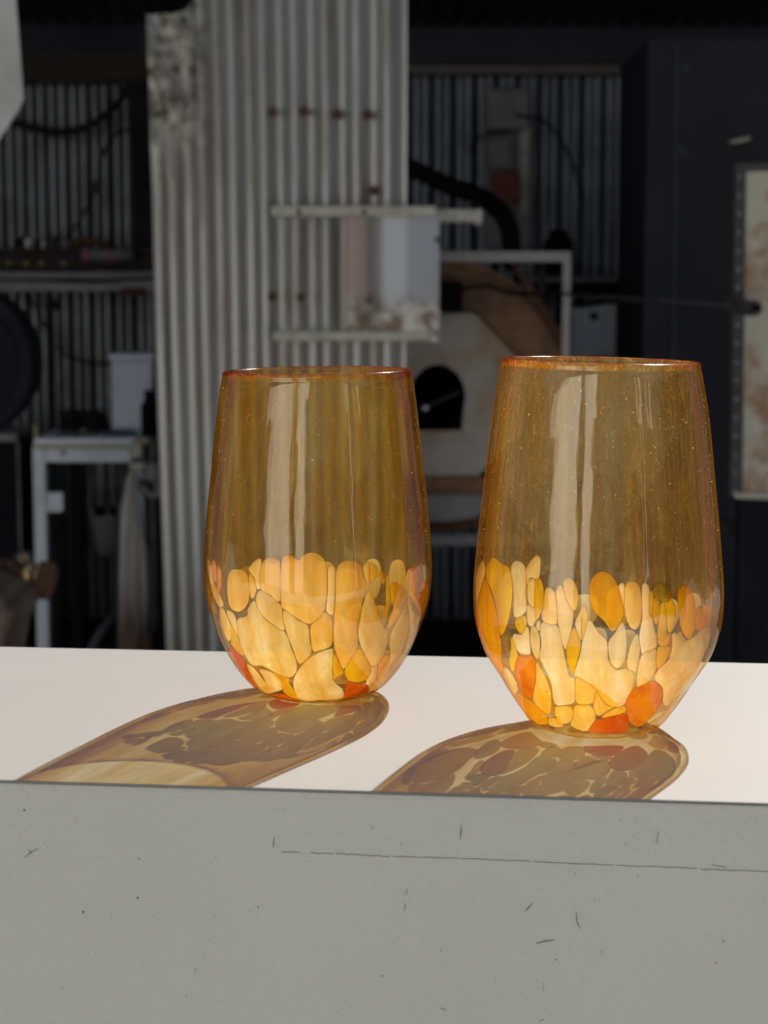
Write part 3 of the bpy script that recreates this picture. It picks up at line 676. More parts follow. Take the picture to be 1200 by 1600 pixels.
def interp(prof, h):
    if h <= prof[0][0]: return prof[0][1]
    for (a, ra), (b, rb) in zip(prof, prof[1:]):
        if h <= b: return ra + (rb - ra) * (h - a) / (b - a)
    return prof[-1][1]
def smooth_prof(prof):
    """Catmull-Rom through the measured radii"""
    out = []
    n = len(prof)
    for i in range(n - 1):
        p0, p1, p2, p3 = (Vector(prof[max(i - 1, 0)]), Vector(prof[i]), Vector(prof[i + 1]), Vector(prof[min(i + 2, n - 1)]))
        for k in range(3):
            t = k / 3
            q = 0.5 * ((2 * p1) + (p2 - p0) * t + (2 * p0 - 5 * p1 + 4 * p2 - p3) * t * t + (3 * p1 - p0 - 3 * p2 + p3) * t ** 3)
            out.append((q.x, q.y))
    out.append(prof[-1])
    return out
WALL = 2.5
def chip_mesh(loop, prof, depth, lean, grow=.16):
    """loop: closed outline of (turn angle in degrees, height in mm)"""
    hm = sum(h for _, h in loop) / len(loop)
    rad = interp(prof, hm)
    P = [Vector((math.radians(t) * rad, h)) for t, h in loop]
    n = len(P); fine = []
    for i in range(n):
        p0, p1, p2, p3 = P[i - 1], P[i], P[(i + 1) % n], P[(i + 2) % n]
        for k in range(3):
            t = k / 3
            q = 0.5 * ((2 * p1) + (p2 - p0) * t + (2 * p0 - 5 * p1 + 4 * p2 - p3) * t * t + (3 * p1 - p0 - 3 * p2 + p3) * t ** 3)
            fine.append(q)
    dense = []
    for a, b in zip(fine, fine[1:] + fine[:1]):
        m = max(1, int((b - a).length / .6))
        for k in range(m): dense.append(a.lerp(b, k / m))
    fine = [q for i, q in enumerate(dense) if (q - dense[i - 1]).length > .05]
    area = sum(a.x * b.y - b.x * a.y for a, b in zip(fine, fine[1:] + fine[:1]))
    sg = 1 if area > 0 else -1
    nf = len(fine)
    grown = []
    for i in range(nf):                             # neighbours all but touch
        d = fine[(i + 1) % nf] - fine[i - 1]
        d = d.normalized() if d.length > 1e-6 else Vector((0, 0))
        grown.append(fine[i] + Vector((d.y, -d.x)) * sg * grow)
    fine = grown
    def inside(q):
        c = False
        for a, b in zip(fine, fine[1:] + fine[:1]):
            if (a.y > q.y) != (b.y > q.y) and q.x < (b.x - a.x) * (q.y - a.y) / (b.y - a.y) + a.x: c = not c
        return c
    def edge_d(q):
        m = 1e9
        for a, b in zip(fine, fine[1:] + fine[:1]):
            ab = b - a; l = ab.length_squared
            t = 0 if l == 0 else max(0, min(1, (q - a).dot(ab) / l))
            m = min(m, (q - a - ab * t).length)
        return m
    xs = [p.x for p in fine]; ys = [p.y for p in fine]
    step = max(1.2, min(2.4, (max(xs) - min(xs)) / 5))
    extra = []
    for i in range(nf):
        d = fine[(i + 1) % nf] - fine[i - 1]
        if d.length > 1e-6:
            d.normalize()
            q = fine[i] - Vector((d.y, -d.x)) * sg * .24
            if inside(q): extra.append(q)
    y = min(ys) + step * .5
    while y < max(ys):
        x = min(xs) + step * .5
        while x < max(xs):
            q = Vector((x, y))
            if inside(q) and edge_d(q) > step * .35: extra.append(q)
            x += step
        y += step
    pts = fine + extra
    nf = len(fine)
    v, e, f, ov, oe, of = delaunay_2d_cdt(pts, [(i, (i + 1) % nf) for i in range(nf)], [], 0, 1e-5)
    faces = [t for t in f if inside((v[t[0]] + v[t[1]] + v[t[2]]) / 3)]
    V = []; edge_dark = []
    for q in v:
        h = max(q.y, .35); th = q.x / rad
        e0 = edge_d(q); edge_dark.append(1.0 if e0 < .05 else 0.0)
        ed = min(e0, 2.0) / 2.0
        d = depth + .55 * (1 - ed) ** 2            # edges sink away from the outer skin
        r = interp(prof, h) - d
        hh = h
        if h < 3: hh = h + d * (3 - h) / 3
        V.append((r * math.sin(th) / 1e3, -r * math.cos(th) / 1e3, (hh + lean * r * math.sin(th) * hh / 120) / 1e3))
    me = bpy.data.meshes.new('frit_chip')
    me.from_pydata(V, [], faces)
    me.update()
    at_ = me.attributes.new('edge_dark', 'FLOAT', 'POINT')
    at_.data.foreach_set('value', edge_dark)
    for p in me.polygons: p.use_smooth = True
    return me

def tumbler(px_x, Y, prof, chips, glass, label, seed, lean, back_mix):
    X = px_x
    t = thing('glass_tumbler', (X, Y, LZ), label, 'drinking glass')
    sp = smooth_prof(prof)
    Hh = prof[-1][0]
    # wall: outer skin, rounded thickened lip, inner skin, thick floor
    outer = [(0, .55), (prof[0][1] * .72, .45), (prof[0][1] * .9, 0.0)] + [(r, h) for h, r in sp]
    rt = sp[-1][1]
    lip = [(rt + .10, Hh + .9), (rt - .15, Hh + 1.8), (rt - .9, Hh + 2.35), (rt - 1.7, Hh + 2.1), (rt - 2.3, Hh + 1.2), (rt - 2.45, Hh)]
    inner = []
    for h, r in reversed(sp):
        if h < 7.5: break
        inner.append((r - WALL, h))
    ri = inner[-1][0]; hi = inner[-1][1]
    inner += [(ri * .88, hi - 1.1), (ri * .7, hi - 1.7), (ri * .35, hi - 2.0), (0, hi - 2.05)]
    pr = [(r / 1e3, h / 1e3) for r, h in outer + lip + inner]
    mb = MB().lathe(pr, 96)
    for v in mb.bm.verts:
        v.co.z += lean * v.co.x * v.co.z / .120
    bmesh.ops.recalc_face_normals(mb.bm, faces=mb.bm.faces)
    me = bpy.data.meshes.new('glass_wall'); mb.bm.to_mesh(me); mb.bm.free()
    for p in me.polygons: p.use_smooth = True
    finish('glass_wall', me, glass, t, world_coords=False)
    rnd = random.Random(seed)
    names = {'A': 'apricot fleck', 'C': 'cream fleck', 'W': 'milky fleck', 'B': 'butter yellow fleck', 'Y': 'yellow fleck', 'O': 'orange-yellow fleck', 'D': 'burnt orange fleck', 'R': 'red fleck', 'G': 'olive fleck'}
    def add(kind, loop, depth, table=CH):
        o = finish('frit_chip', chip_mesh(loop, prof, depth, lean), table[kind], t, world_coords=False)
        o['label'] = names[kind] + ' melted into the amber glass'
    for i, c in enumerate(chips):
        loop = [(c[1 + 2 * k], c[2 + 2 * k]) for k in range((len(c) - 1) // 2)]
        add(c[0], loop, .45 + .012 * (i % 20))
    # the far side carries the same flecks: long petals in three staggered rows
    ths = list(range(92, 270, 15))
    for row, (h0, h1) in enumerate(((1.5, 13), (14, 28), (29, 43))):
        for k, th in enumerate(ths):
            c0 = th + row * 6 + rnd.uniform(-2, 2)
            wd = rnd.uniform(5.8, 7.0)
            b, tp = h0 + rnd.uniform(-.5, .5), h1 + (rnd.uniform(-4, 3) if row == 2 else rnd.uniform(-.5, .3))
            loop = []
            for q in range(10):
                a = 2 * math.pi * q / 10
                sx, sy = math.cos(a), math.sin(a)
                sx = math.copysign(abs(sx) ** .75, sx); sy = math.copysign(abs(sy) ** .8, sy)
                loop.append((c0 + wd * sx * rnd.uniform(.92, 1.04), (b + tp) / 2 + (tp - b) / 2 * sy))
            add(rnd.choice(back_mix), loop, .5 + .02 * (k % 5), CHB)
    # seeds: tiny bubbles caught in the wall
    bb = MB()
    for i in range(420):
        th = rnd.uniform(-math.pi, math.pi); h = rnd.uniform(48, Hh - 2)
        r = interp(prof, h) - rnd.uniform(.2, 2.0); s = rnd.choice((.09, .11, .14, .17, .27 if rnd.random() < .2 else .1))
        b2 = bmesh.new(); bmesh.ops.create_icosphere(b2, subdivisions=1, radius=s / 1e3)
        bb._merge(b2, Matrix.Translation((r * math.sin(th) / 1e3, -r * math.cos(th) / 1e3, (h + lean * r * math.sin(th) * h / 120) / 1e3)))
    me = bpy.data.meshes.new('bubbles'); bb.bm.to_mesh(me); bb.bm.free()
    tag(finish('bubbles', me, M['bubble'], t, world_coords=False), None, kind='stuff')
    return t
tumbler(-0.02415, 0.673, PROFILE_L, CHIPS_L, M['glass_l'], 'deep amber stemless glass with broad apricot and cream flecks, the smaller one standing further back', 3, 0.012, 'CCCCAAY')
tumbler(0.07229, 0.620, PROFILE_R, CHIPS_R, M['glass_r'], 'pale amber stemless glass with slim cream, yellow and orange flecks, standing nearest the front edge', 8, -0.022, 'CCCYOYD')

# ================================================================== BACKGROUND: THE SHED
# ---- tall corrugated sheet that stands at the mouth of the shed
CY = 4.5
pl_t, pl_b = at(228, 25, CY), at(258, 1010, CY)
pr_t, pr_b = at(636, 25, CY), at(632, 1010, CY)
col_root = thing('corrugated_panel', (pl_t.x, CY, 0), 'tall weathered corrugated iron sheet with a torn corroded corner, standing behind the left glass', 'metal sheet')
TOPZ = 2.22
def col_fn(x, y, z, u, v):
    s = (z - pl_t.z) / (pl_b.z - pl_t.z)
    s = max(-.35, min(1.25, s))
    xl = pl_t.x + (pl_b.x - pl_t.x) * s; xr = pr_t.x + (pr_b.x - pr_t.x) * s
    # the outer left corner is bent flat and torn off in a curve
    cut = TOPZ
    if u < .20: cut = pl_t.z + .005 + max(0, (u - .10) / .10) ** 2 * .05
    elif u < .27: cut = pl_t.z + .055 + ((u - .20) / .07) ** 1.5 * (TOPZ - pl_t.z - .055)
    zz = min(z, cut) if cut < TOPZ else z
    zz = v * cut
    flat = max(0, min(1, (.24 - u) / .1)) * max(0, min(1, (zz - 1.35) / .35))
    yy = y * (1 - .75 * flat) + flat * .005 * math.sin(31 * zz + 40 * u) + flat * .004 * math.sin(71 * zz + 90 * u)
    s = max(-.6, min(1.3, (zz - pl_t.z) / (pl_b.z - pl_t.z)))
    xl = pl_t.x + (pl_b.x - pl_t.x) * s + .0015 * math.sin(zz * 5); xr = pr_t.x + (pr_b.x - pr_t.x) * s
    return (xl + (xr - xl) * u, CY + yy, zz)
W0 = pr_t.x - pl_t.x
o = finish('sheet', corrugated(0, W0, 0, TOPZ, W0 / 8.25, .0095, 0, rows=60, fn=col_fn, per=12, phase=.6), M['column'], col_root)
for px, py in ((426, 175), (476, 174), (527, 178), (575, 179), (585, 298), (426, 463), (470, 464), (575, 466)):
    c = at(px, py, CY - .012)
    sc = MB().lathe([(0, .004), (.004, .004), (.0045, .001), (.012, .0005), (.012, -.004)], 10, axis_y(c))
    sc.build('screw_head', M['rust'], col_root)
# post behind that carries the sheet
MB().pbox((480, -60), (520, 1225), CY + .03, .06).build('post', M['dark_timber'], col_root)

# ---- clear pane held by two rails in front of the sheet
def painted_reflection_glass():  # reflected sky and ground painted into the pane's colour
    """glass pane with an outdoor reflection painted in as colour bands (clear on the left)"""
    m = bpy.data.materials.new('glass_painted_reflection'); m.use_nodes = True
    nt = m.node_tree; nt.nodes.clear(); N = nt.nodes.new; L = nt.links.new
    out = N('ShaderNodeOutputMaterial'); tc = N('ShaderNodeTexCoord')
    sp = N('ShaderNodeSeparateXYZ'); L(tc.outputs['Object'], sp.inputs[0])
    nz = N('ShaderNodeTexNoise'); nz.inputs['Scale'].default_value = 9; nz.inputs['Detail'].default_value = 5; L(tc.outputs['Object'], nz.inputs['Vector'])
    # painted reflection: pinkish left edge, white band, blue-grey right, brown below
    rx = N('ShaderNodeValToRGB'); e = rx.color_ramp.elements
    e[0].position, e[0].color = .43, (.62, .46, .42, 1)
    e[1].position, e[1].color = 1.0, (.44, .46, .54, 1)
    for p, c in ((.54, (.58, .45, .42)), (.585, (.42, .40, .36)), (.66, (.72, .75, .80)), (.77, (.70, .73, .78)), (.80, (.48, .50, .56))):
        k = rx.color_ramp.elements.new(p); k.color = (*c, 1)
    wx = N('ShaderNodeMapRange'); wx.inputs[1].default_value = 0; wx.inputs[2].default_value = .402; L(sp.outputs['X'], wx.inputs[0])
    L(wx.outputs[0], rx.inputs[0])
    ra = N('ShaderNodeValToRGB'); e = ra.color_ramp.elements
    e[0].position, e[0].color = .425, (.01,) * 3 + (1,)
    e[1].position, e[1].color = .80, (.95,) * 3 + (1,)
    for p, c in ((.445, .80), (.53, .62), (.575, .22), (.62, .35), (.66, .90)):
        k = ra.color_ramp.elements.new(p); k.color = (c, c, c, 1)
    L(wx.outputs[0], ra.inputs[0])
    # lower quarter: brown and white part of the painted reflection
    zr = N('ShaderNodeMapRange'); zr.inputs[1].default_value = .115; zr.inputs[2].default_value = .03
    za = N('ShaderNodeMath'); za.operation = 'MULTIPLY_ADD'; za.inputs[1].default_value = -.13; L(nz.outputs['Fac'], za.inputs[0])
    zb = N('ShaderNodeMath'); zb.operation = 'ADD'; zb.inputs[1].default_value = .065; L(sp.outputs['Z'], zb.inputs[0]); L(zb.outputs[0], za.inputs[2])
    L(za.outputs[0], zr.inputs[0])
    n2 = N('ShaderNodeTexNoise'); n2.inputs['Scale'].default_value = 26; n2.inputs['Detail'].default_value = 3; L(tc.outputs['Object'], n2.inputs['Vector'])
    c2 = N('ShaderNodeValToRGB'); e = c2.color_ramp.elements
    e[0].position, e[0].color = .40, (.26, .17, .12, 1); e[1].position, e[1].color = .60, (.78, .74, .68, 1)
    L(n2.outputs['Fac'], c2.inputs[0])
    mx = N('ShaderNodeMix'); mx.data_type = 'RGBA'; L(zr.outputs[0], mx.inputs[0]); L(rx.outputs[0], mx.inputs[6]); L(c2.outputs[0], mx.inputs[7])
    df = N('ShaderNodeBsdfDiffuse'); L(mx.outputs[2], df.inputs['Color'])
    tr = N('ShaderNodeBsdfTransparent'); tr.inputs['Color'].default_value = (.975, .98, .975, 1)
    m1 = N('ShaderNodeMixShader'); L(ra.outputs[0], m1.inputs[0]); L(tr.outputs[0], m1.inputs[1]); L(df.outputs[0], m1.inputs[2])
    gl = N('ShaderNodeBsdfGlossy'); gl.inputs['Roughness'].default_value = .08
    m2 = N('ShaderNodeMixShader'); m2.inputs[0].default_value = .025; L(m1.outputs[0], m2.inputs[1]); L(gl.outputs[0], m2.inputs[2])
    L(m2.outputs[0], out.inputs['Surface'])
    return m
PY = 4.44
c0 = at(428, 526, PY)
pane_root = thing('shield_pane', (c0.x, PY, c0.z), 'glass shield pane with a painted-in reflection held between two metal rails on the corrugated sheet', 'glass pane')
MB().pbox((428, 336), (686, 533), PY, .004).build('pane', painted_reflection_glass(), pane_root)
r1 = MB().pbox((424, 322), (681, 338), PY - .012, .03, .002).build('rail', M['rail'], pane_root)
r2 = MB().pbox((426, 518), (671, 533), PY - .012, .03, .002).build('rail', M['rail'], pane_root)
for px, py in ((467, 331), (569, 331)):
    MB().lathe([(0, .005), (.006, .004), (.007, 0)], 8, axis_y(at(px, py, PY - .012))).build('bolt', M['dark_steel'], r1)
for px, py in ((683, 374), (575, 470)):
    MB().lathe([(0, .005), (.006, .004), (.007, 0)], 8, axis_y(at(px, py, PY))).build('bolt', M['dark_steel'], pane_root)
for px in (440, 600):
    for py in (330, 526):
        c = at(px, py, PY + .01)
        MB().box(c.x - .008, c.x + .008, PY + .012, CY - .010, c.z - .008, c.z + .008).build('standoff', M['rail'], pane_root)

a, b = at(600, 326, 4.62), at(752, 350, 4.62)
bar = thing('steel_bar', (a.x, 4.62, b.z), 'short pale bar jutting out from behind the corrugated sheet above the furnace', 'bar')
MB().pbox((560, 327), (754, 347), 4.545, .035, .003).build('bar_body', M['rail'], bar)
MB().pbox((742, 330), (752, 352), 4.555, .02, .002).build('end_tab', M['rail'], bar)

# ---- round furnace (glory hole)
FY = 5.0
fc = at(683, 620, FY)
S = FY / FPX * 1.006
fur = thing('furnace', (fc.x, FY + .3, 0), 'round heat-browned steel furnace with an octagonal white face and black opening inside an iron frame', 'furnace')
RD = 206 * S
ap = 131 * S
MB().lathe([(ap * .93, .004), (RD * .98, 0), (RD, -.01), (RD, -.30), (RD * .985, -.31), (RD * .985, -.60), (0, -.60)], 64, axis_y(fc + Vector((0, .03, 0)))).build('drum', M['rust_drum'], fur, auto=35)
for yy in (.04, .33):
    MB().lathe([(RD, 0), (RD + .012, 0), (RD + .012, -.035), (RD, -.035)], 64, axis_y(fc + Vector((0, yy, 0))), closed=True).build('band', M['rust_drum'], fur, auto=35)
# octagonal face with an arched opening
NA = 96
outer_l, inner_l = [], []
ap = 131 * S
hw, htop, hbot = 43 * S, 51 * S, -50 * S
for k in range(NA):
    a = 2 * math.pi * k / NA
    m8 = (a + math.pi / 8) % (math.pi / 4) - math.pi / 8
    r = ap / math.cos(m8)
    outer_l.append((r * math.cos(a), r * math.sin(a)))
    # arch: round above, straight sides and sill below
    ca, sa = math.cos(a), math.sin(a)
    rr = 1e9
    if sa >= 0: rr = 1 / math.sqrt((ca / hw) ** 2 + (sa / htop) ** 2)
    else:
        if abs(ca) > 1e-6: rr = min(rr, hw * (1 - .12 * min(1, -sa * 1.3)) / abs(ca))
        rr = min(rr, hbot / sa)
    inner_l.append((rr * ca, rr * sa))
mb = MB(); bm = mb.bm
def ringv(l, y): return [bm.verts.new((fc.x + x, y, fc.z + z)) for x, z in l]
of, inf = ringv([(x * .985, z * .985) for x, z in outer_l], FY - .05), ringv(inner_l, FY - .05)
of2 = ringv(outer_l, FY - .04)
ob, inb = ringv(outer_l, FY + .035), ringv(inner_l, FY + .035)
for k in range(NA):
    j = (k + 1) % NA
    for q in ((of, inf), (of2, of), (ob, of2), (inf, inb), (inb, ob)):
        bm.faces.new((q[0][k], q[0][j], q[1][j], q[1][k]))
mb.build('face', M['refractory'], fur, auto=30)
mb = MB(); bm = mb.bm
i0 = ringv(inner_l, FY - .045); i1 = ringv([(x * .97, z * .97) for x, z in inner_l], FY + .36)
for k in range(NA):
    j = (k + 1) % NA; bm.faces.new((i0[k], i0[j], i1[j], i1[k]))
bm.faces.new(i1)
mb.build('chamber', M['black'], fur)
sill = MB().pbox((596, 746), (768, 770), FY - .09, .13, .004).build('sill', M['rust_drum'], fur)
MB().pprism([(600, 771), (772, 771), (772, 798), (742, 810), (700, 816), (600, 816)], FY - .07, .2, .006).build('hearth_block', M['firebrick'], fur)
MB().pbox((640, 440), (723, 489), FY - .12, .16, .004).build('burner_box', M['black'], fur)
MB().tube([at(722, 452, FY - .05), at(760, 447, FY - .05), at(800, 458, FY - .05), at(850, 462, FY + .0), at(900, 478, FY + .1), at(960, 470, FY + .4)], .006, 8).build('gas_hose', M['black_rubber'], fur, True)
kn = at(664, 638, FY - .07)
b2 = bmesh.new(); bmesh.ops.create_uvsphere(b2, u_segments=16, v_segments=10, radius=.011)
mb = MB(); mb._merge(b2, Matrix.Translation(kn)); mb.build('door_knob', M['chrome'], fur, True)
MB().tube([kn, at(690, 625, FY - .06), at(720, 612, FY - .05)], .004, 8, 2).build('door_latch', M['dark_steel'], fur, True)
MB().pprism([(798, 412), (810, 412), (842, 462), (868, 505), (893, 524), (893, 556), (878, 545), (856, 512), (832, 470)], FY - .02, .03, .003).build('brace_strap', M['rust'], fur)
# legs of the furnace cradle
for px in (560, 780):
    a = at(px, 800, FY)
    MB().box(a.x - .02, a.x + .02, FY + .05, FY + .09, 0, at(px, 700, FY).z).build('leg', M['near_black'], fur)
    MB().box(a.x - .02, a.x + .02, FY + .45, FY + .49, 0, at(px, 700, FY).z).build('leg', M['near_black'], fur)

# ---- angle iron frame around the furnace
GY = 4.82
frame = fur
MB().pbox((600, 393), (892, 400), GY, .05, .001).pbox((600, 400), (892, 409), GY, .006, .001).build('frame_top_bar', M['steel'], frame)
lx0, lx1 = at(878, 600, GY).x, at(893, 600, GY).x
MB().box(lx0, lx1, GY + .006, GY + .012, 0, at(0, 396, GY).z).box(lx1 - .005, lx1, GY + .006, GY + .035, 0, at(0, 396, GY).z).build('frame_leg', M['steel'], frame)
for px, yy in ((598, GY + .006), (598, GY + .8), (886, GY + .8)):
    x = at(px, 600, GY).x
    MB().box(x - .012, x + .012, yy, yy + .02, 0, at(0, 396, GY).z).build('frame_leg', M['dark_steel'], frame)
MB().pbox((600, 836), (880, 853), GY + .012, .03, .002).build('frame_lower_bar', M['grey_paint'], frame)
zt = at(0, 396, GY).z
for px in (598, 886):
    x = at(px, 600, GY).x
    MB().box(x - .012, x + .012, GY + .03, GY + .82, zt - .02, zt - .002).build('frame_side_bar', M['dark_steel'], frame)

# ---- black corrugated hose above the furnace
def rope(name, pts, r, Y, mat, label, cat, Y2=None, group=None, seg=10):
    n = len(pts)
    P = [at(x, y, Y + ((Y2 or Y) - Y) * i / (n - 1)) for i, (x, y) in enumerate(pts)]
    o = MB().tube(P, r, seg).build(name, mat, None, True)
    return tag(o, label, cat, group)
rope('air_hose', [(560, 235), (640, 262), (700, 290), (752, 308), (784, 335), (797, 365), (800, 412)], .028, 5.9, M['black_rubber'], 'thick black air hose curving down behind the bar above the furnace', 'hose', 5.2)
rope('cable', [(735, 240), (742, 220), (770, 208), (800, 206)], .005, WY - .1, M['black_rubber'], 'short black cable looping across the grey switchboard', 'cable')
rope('cable', [(805, 180), (850, 190), (880, 225), (900, 270), (912, 320)], .005, WY - .11, M['black_rubber'], 'thin black cable hanging from the switchboard down the right-hand iron wall', 'cable')
rope('conduit', [(1040, 55), (1039, 85), (1022, 108), (1008, 132), (1007, 250), (1001, 430)], .008, WY - .05, M['grey_paint'], 'thin grey conduit running down the right end of the corrugated wall', 'pipe')

# ---- switchboard on the rear wall
sb = thing('switchboard', at(793, 390, WY - .05), 'tall grey switchboard on the corrugated wall above the furnace', 'switchboard')
MB().pbox((758, 136), (828, 392), WY - .03, .028, .003).build('back_board', M['grey_box'], sb)
MB().pbox((761, 139), (826, 202), WY - .09, .06, .006).build('cabinet', M['grey_box'], sb)
MB().pbox((813, 188), (827, 336), WY - .06, .03, .004).build('trunking', M['rail'], sb)
MB().pbox((762, 215), (800, 262), WY - .07, .04, .005).build('meter_box', M['grey_box'], sb)
rp = thing('red_pouch', at(790, 320, WY - .1), 'dark red pouch with a wire loop hanging on the switchboard', 'pouch')
MB().pprism([(766, 270), (810, 266), (812, 305), (800, 320), (772, 316)], WY - .135, .05, .008).build('pouch_body', M['red'], rp)
MB().tube([at(798, 316, WY - .11), at(796, 328, WY - .11), at(804, 334, WY - .11), at(811, 326, WY - .11), at(808, 312, WY - .11)], .003, 6).build('wire_loop', M['dark_steel'], rp, True)

# ---- wall shelf, boxes and bits right of the furnace
shelf = thing('wall_shelf', at(910, 445, 6.5), 'grey shelf along the corrugated wall right of the furnace frame', 'shelf')
MB().pbox((820, 432), (1006, 441), 6.42, .26, .002).build('board', M['grey_paint'], shelf)
MB().pbox((826, 443), (1006, 458), 6.60, .05, .002).build('cleat', M['near_black'], shelf)
for px in (850, 985):
    c = at(px, 441, 6.44); d = at(px, 480, 6.44)
    MB().box(c.x - .01, c.x + .01, 6.46, 6.68, d.z, c.z).build('bracket', M['near_black'], shelf)
c = at(873, 432, 6.5)
MB_c = MB().lathe([(0, 0), (.05, 0), (.052, .01), (.052, .12), (.03, .14), (.03, .16), (0, .16)], 20, Matrix.Translation((c.x, 6.52, c.z)))
tag(MB_c.build('canister', M['black'], None, auto=40), 'black canister standing on the shelf right of the furnace', 'canister')
bx = thing('metal_box', at(930, 565, 6.55), 'pale grey box on the wall below the shelf, right of the furnace frame', 'box')
MB().pbox((894, 476), (962, 566), 6.52, .17, .006).build('box_body', M['plastic_white'], bx)
MB().pbox((898, 481), (958, 561), 6.508, .012, .003).build('lid', M['plastic_white'], bx)
MB().lathe([(0, .012), (.014, .01), (.016, 0)], 12, axis_y(at(928, 494, 6.508))).build('knob', M['dark_steel'], bx)

# ---- blowpipe with a coiled grip
# rests on the frame's leg
rod = thing('blowpipe', at(1000, 470, 4.6), 'thin dark blowpipe with a coiled grip reaching across to the riveted plate', 'rod')
p0, p1 = at(862, 458, 4.79), at(1142, 478, 3.975)
MB().tube([p0, p1], .0042, 8, 1).build('shaft', M['dark_steel'], rod, True)
p2 = at(1184, 482, 3.90)
MB().tube([p1, p2], .008, 10, 1).build('grip_core', M['black'], rod, True)
for k in range(9):
    c = p1.lerp(p2, (k + .3) / 9)
    d = (p2 - p1).normalized()
    q = d.to_track_quat('Z', 'Y').to_matrix().to_4x4()
    MB().lathe([(.0150 + .0022 * math.cos(t * math.pi / 3), .0025 * math.sin(t * math.pi / 3)) for t in range(6)], 14, Matrix.Translation(c) @ q, closed=True).build('coil', M['dark_steel'], rod, True)

# ---- riveted steel plate at the right edge
DY = 4.0
dr = thing('riveted_plate', at(1230, 1300, DY), 'scorched pale steel plate in a dark riveted frame at the right edge', 'steel plate')
dr.location.z = 0
MB().pprism([(1163, 268), (1330, 262), (1330, 778), (1157, 772)], DY, .01, .002).build('sheet', M['hot_sheet'], dr)
st = MB().pprism([(1149, 262), (1166, 262), (1160, 778), (1141, 776)], DY - .008, .03, .002).build('side_strip', M['dark_steel'], dr)
MB().pprism([(1149, 256), (1335, 250), (1335, 263), (1149, 268)], DY - .006, .03, .002).build('top_strip', M['dark_steel'], dr)
MB().pprism([(1146, 770), (1335, 776), (1335, 786), (1150, 779)], DY - .012, .03, .002).build('bottom_lip', M['rail'], dr)
k = 0
for py in range(276, 770, 29):
    px = 1157 - 8 * (py - 262) / 514
    MB().lathe([(0, .004), (.004, .003), (.006, 0)], 8, axis_y(at(px - 1, py, DY - .008))).build('rivet', M['grey_paint'], st)
for px in (1180, 1320):
    x = at(px, 780, DY).x
    MB().box(x - .03, x + .03, DY + .012, DY + .06, 0, at(px, 300, DY).z).build('post', M['near_black'], dr)
rail = MB().pbox((1060, 815), (1196, 836), 4.1, .05, .004).build('cross_rail', M['dark_timber'], dr)

# ---- tall dark steel cabinet on the right
KY = 5.1
kb = thing('steel_cabinet', at(1080, 1200, KY), 'tall dark steel cabinet between the corrugated wall and the riveted plate', 'cabinet')
kb.location.z = 0
x0, x1 = at(1004, 600, KY).x, at(1330, 600, KY).x
zt = at(0, 60, KY).z
MB().box(x0, x1, KY, KY + .6, 0, zt, .004).build('body', M['blue_black'], kb)
MB().pprism([(1056, 64), (1060, 64), (1048, 1150), (1044, 1150)], KY - .006, .008).build('corner_strip', M['blue_grey'], kb)
for px, py in ((1071, 106), (1066, 236)):
    MB().lathe([(0, .007), (.009, .005), (.011, 0)], 12, axis_y(at(px, py, KY))).build('bolt', M['blue_grey'], kb)
MB().pprism([(1140, 220), (1172, 213), (1172, 219), (1142, 224)], KY - .03, .03, .001).build('hinge_arm', M['rail'], kb)

# ---- pale sheet hanging top left
hs = at(10, 200, 3.6)
MBh = MB().pprism([(-140, -260), (18, -260), (25, 0), (37, 155), (30, 170), (0, 216), (-60, 300), (-140, 300)], 3.6, .004, .001)
tag(MBh.build('hanging_sheet', M['pale_sheet']), 'pale metal sheet with a cut corner hanging at the top left', 'metal sheet')

# ---- left side: hose, cables, shelf
rope('hose', [(-20, 165), (20, 190), (55, 201), (95, 207), (140, 196), (178, 168), (205, 130)], .014, WY - .12, M['black_rubber'], 'thick black hose sagging across the left-hand iron wall', 'hose')
rope('cable', [(250, 203), (200, 203), (178, 212), (160, 245), (146, 305), (120, 350), (98, 382)], .0055, WY - .09, M['black_rubber'], 'black cable dropping from the corner to the tool shelf', 'cable')
rope('cable', [(40, 455), (62, 490), (78, 528), (105, 556), (150, 568), (200, 563), (250, 548)], .0045, WY - .06, M['black_rubber'], 'thin black cable sagging across the iron above the white box', 'cable')
# dark corner post
tag(MB().pprism([(199, 130), (250, 130), (250, 387), (212, 387)], WY - .25, .1, .003).build('corner_post', M['near_black']), 'dark post in the corner left of the tall corrugated sheet', 'post')

SY = 6.35
ts = thing('tool_shelf', at(100, 420, SY), 'dark tool shelf on the left wall above the pale rail', 'shelf')
MB().pbox((-60, 388), (246, 396), SY, .33, .002).build('board', M['dark_timber'], ts)
MB().pbox((-60, 397), (246, 421), SY + .02, .03, .002).build('front_board', M['dark_timber'], ts)
for px in (16, 42, 67, 102):
    MB().lathe([(.006, 0), (.008, .003), (.008, .02), (.004, .02), (.004, 0)], 14, axis_y(at(px, 412, SY + .02)), closed=True).build('pipe_end', M['brass'], ts, True)
def jar(px, w, h, mat, label):
    c = at(px, 388, SY + .12); s = SY / FPX
    t = thing('jar', (c.x, SY + .12, c.z + .001), label, 'jar', 'jars on the tool shelf')
    MB().lathe([(0, 0), (w * s, 0), (w * s, h * s * .72), (w * s * .7, h * s * .8), (0, h * s * .8)], 14, Matrix.Translation(t.location)).build('jar_body', mat, t, auto=40)
    MB().lathe([(0, h * s * .8), (w * s * .75, h * s * .8), (w * s * .75, h * s), (0, h * s)], 14, Matrix.Translation(t.location)).build('lid', M['dark_steel'], t, auto=40)
jar(30, 7, 18, M['near_black'], 'squat black jar, leftmost on the dark tool shelf')
jar(45, 7, 19, M['tin'], 'bright pinkish tin jar on the dark tool shelf')
jar(59, 5, 17, M['near_black'], 'slim black jar between the two pale jars on the tool shelf')
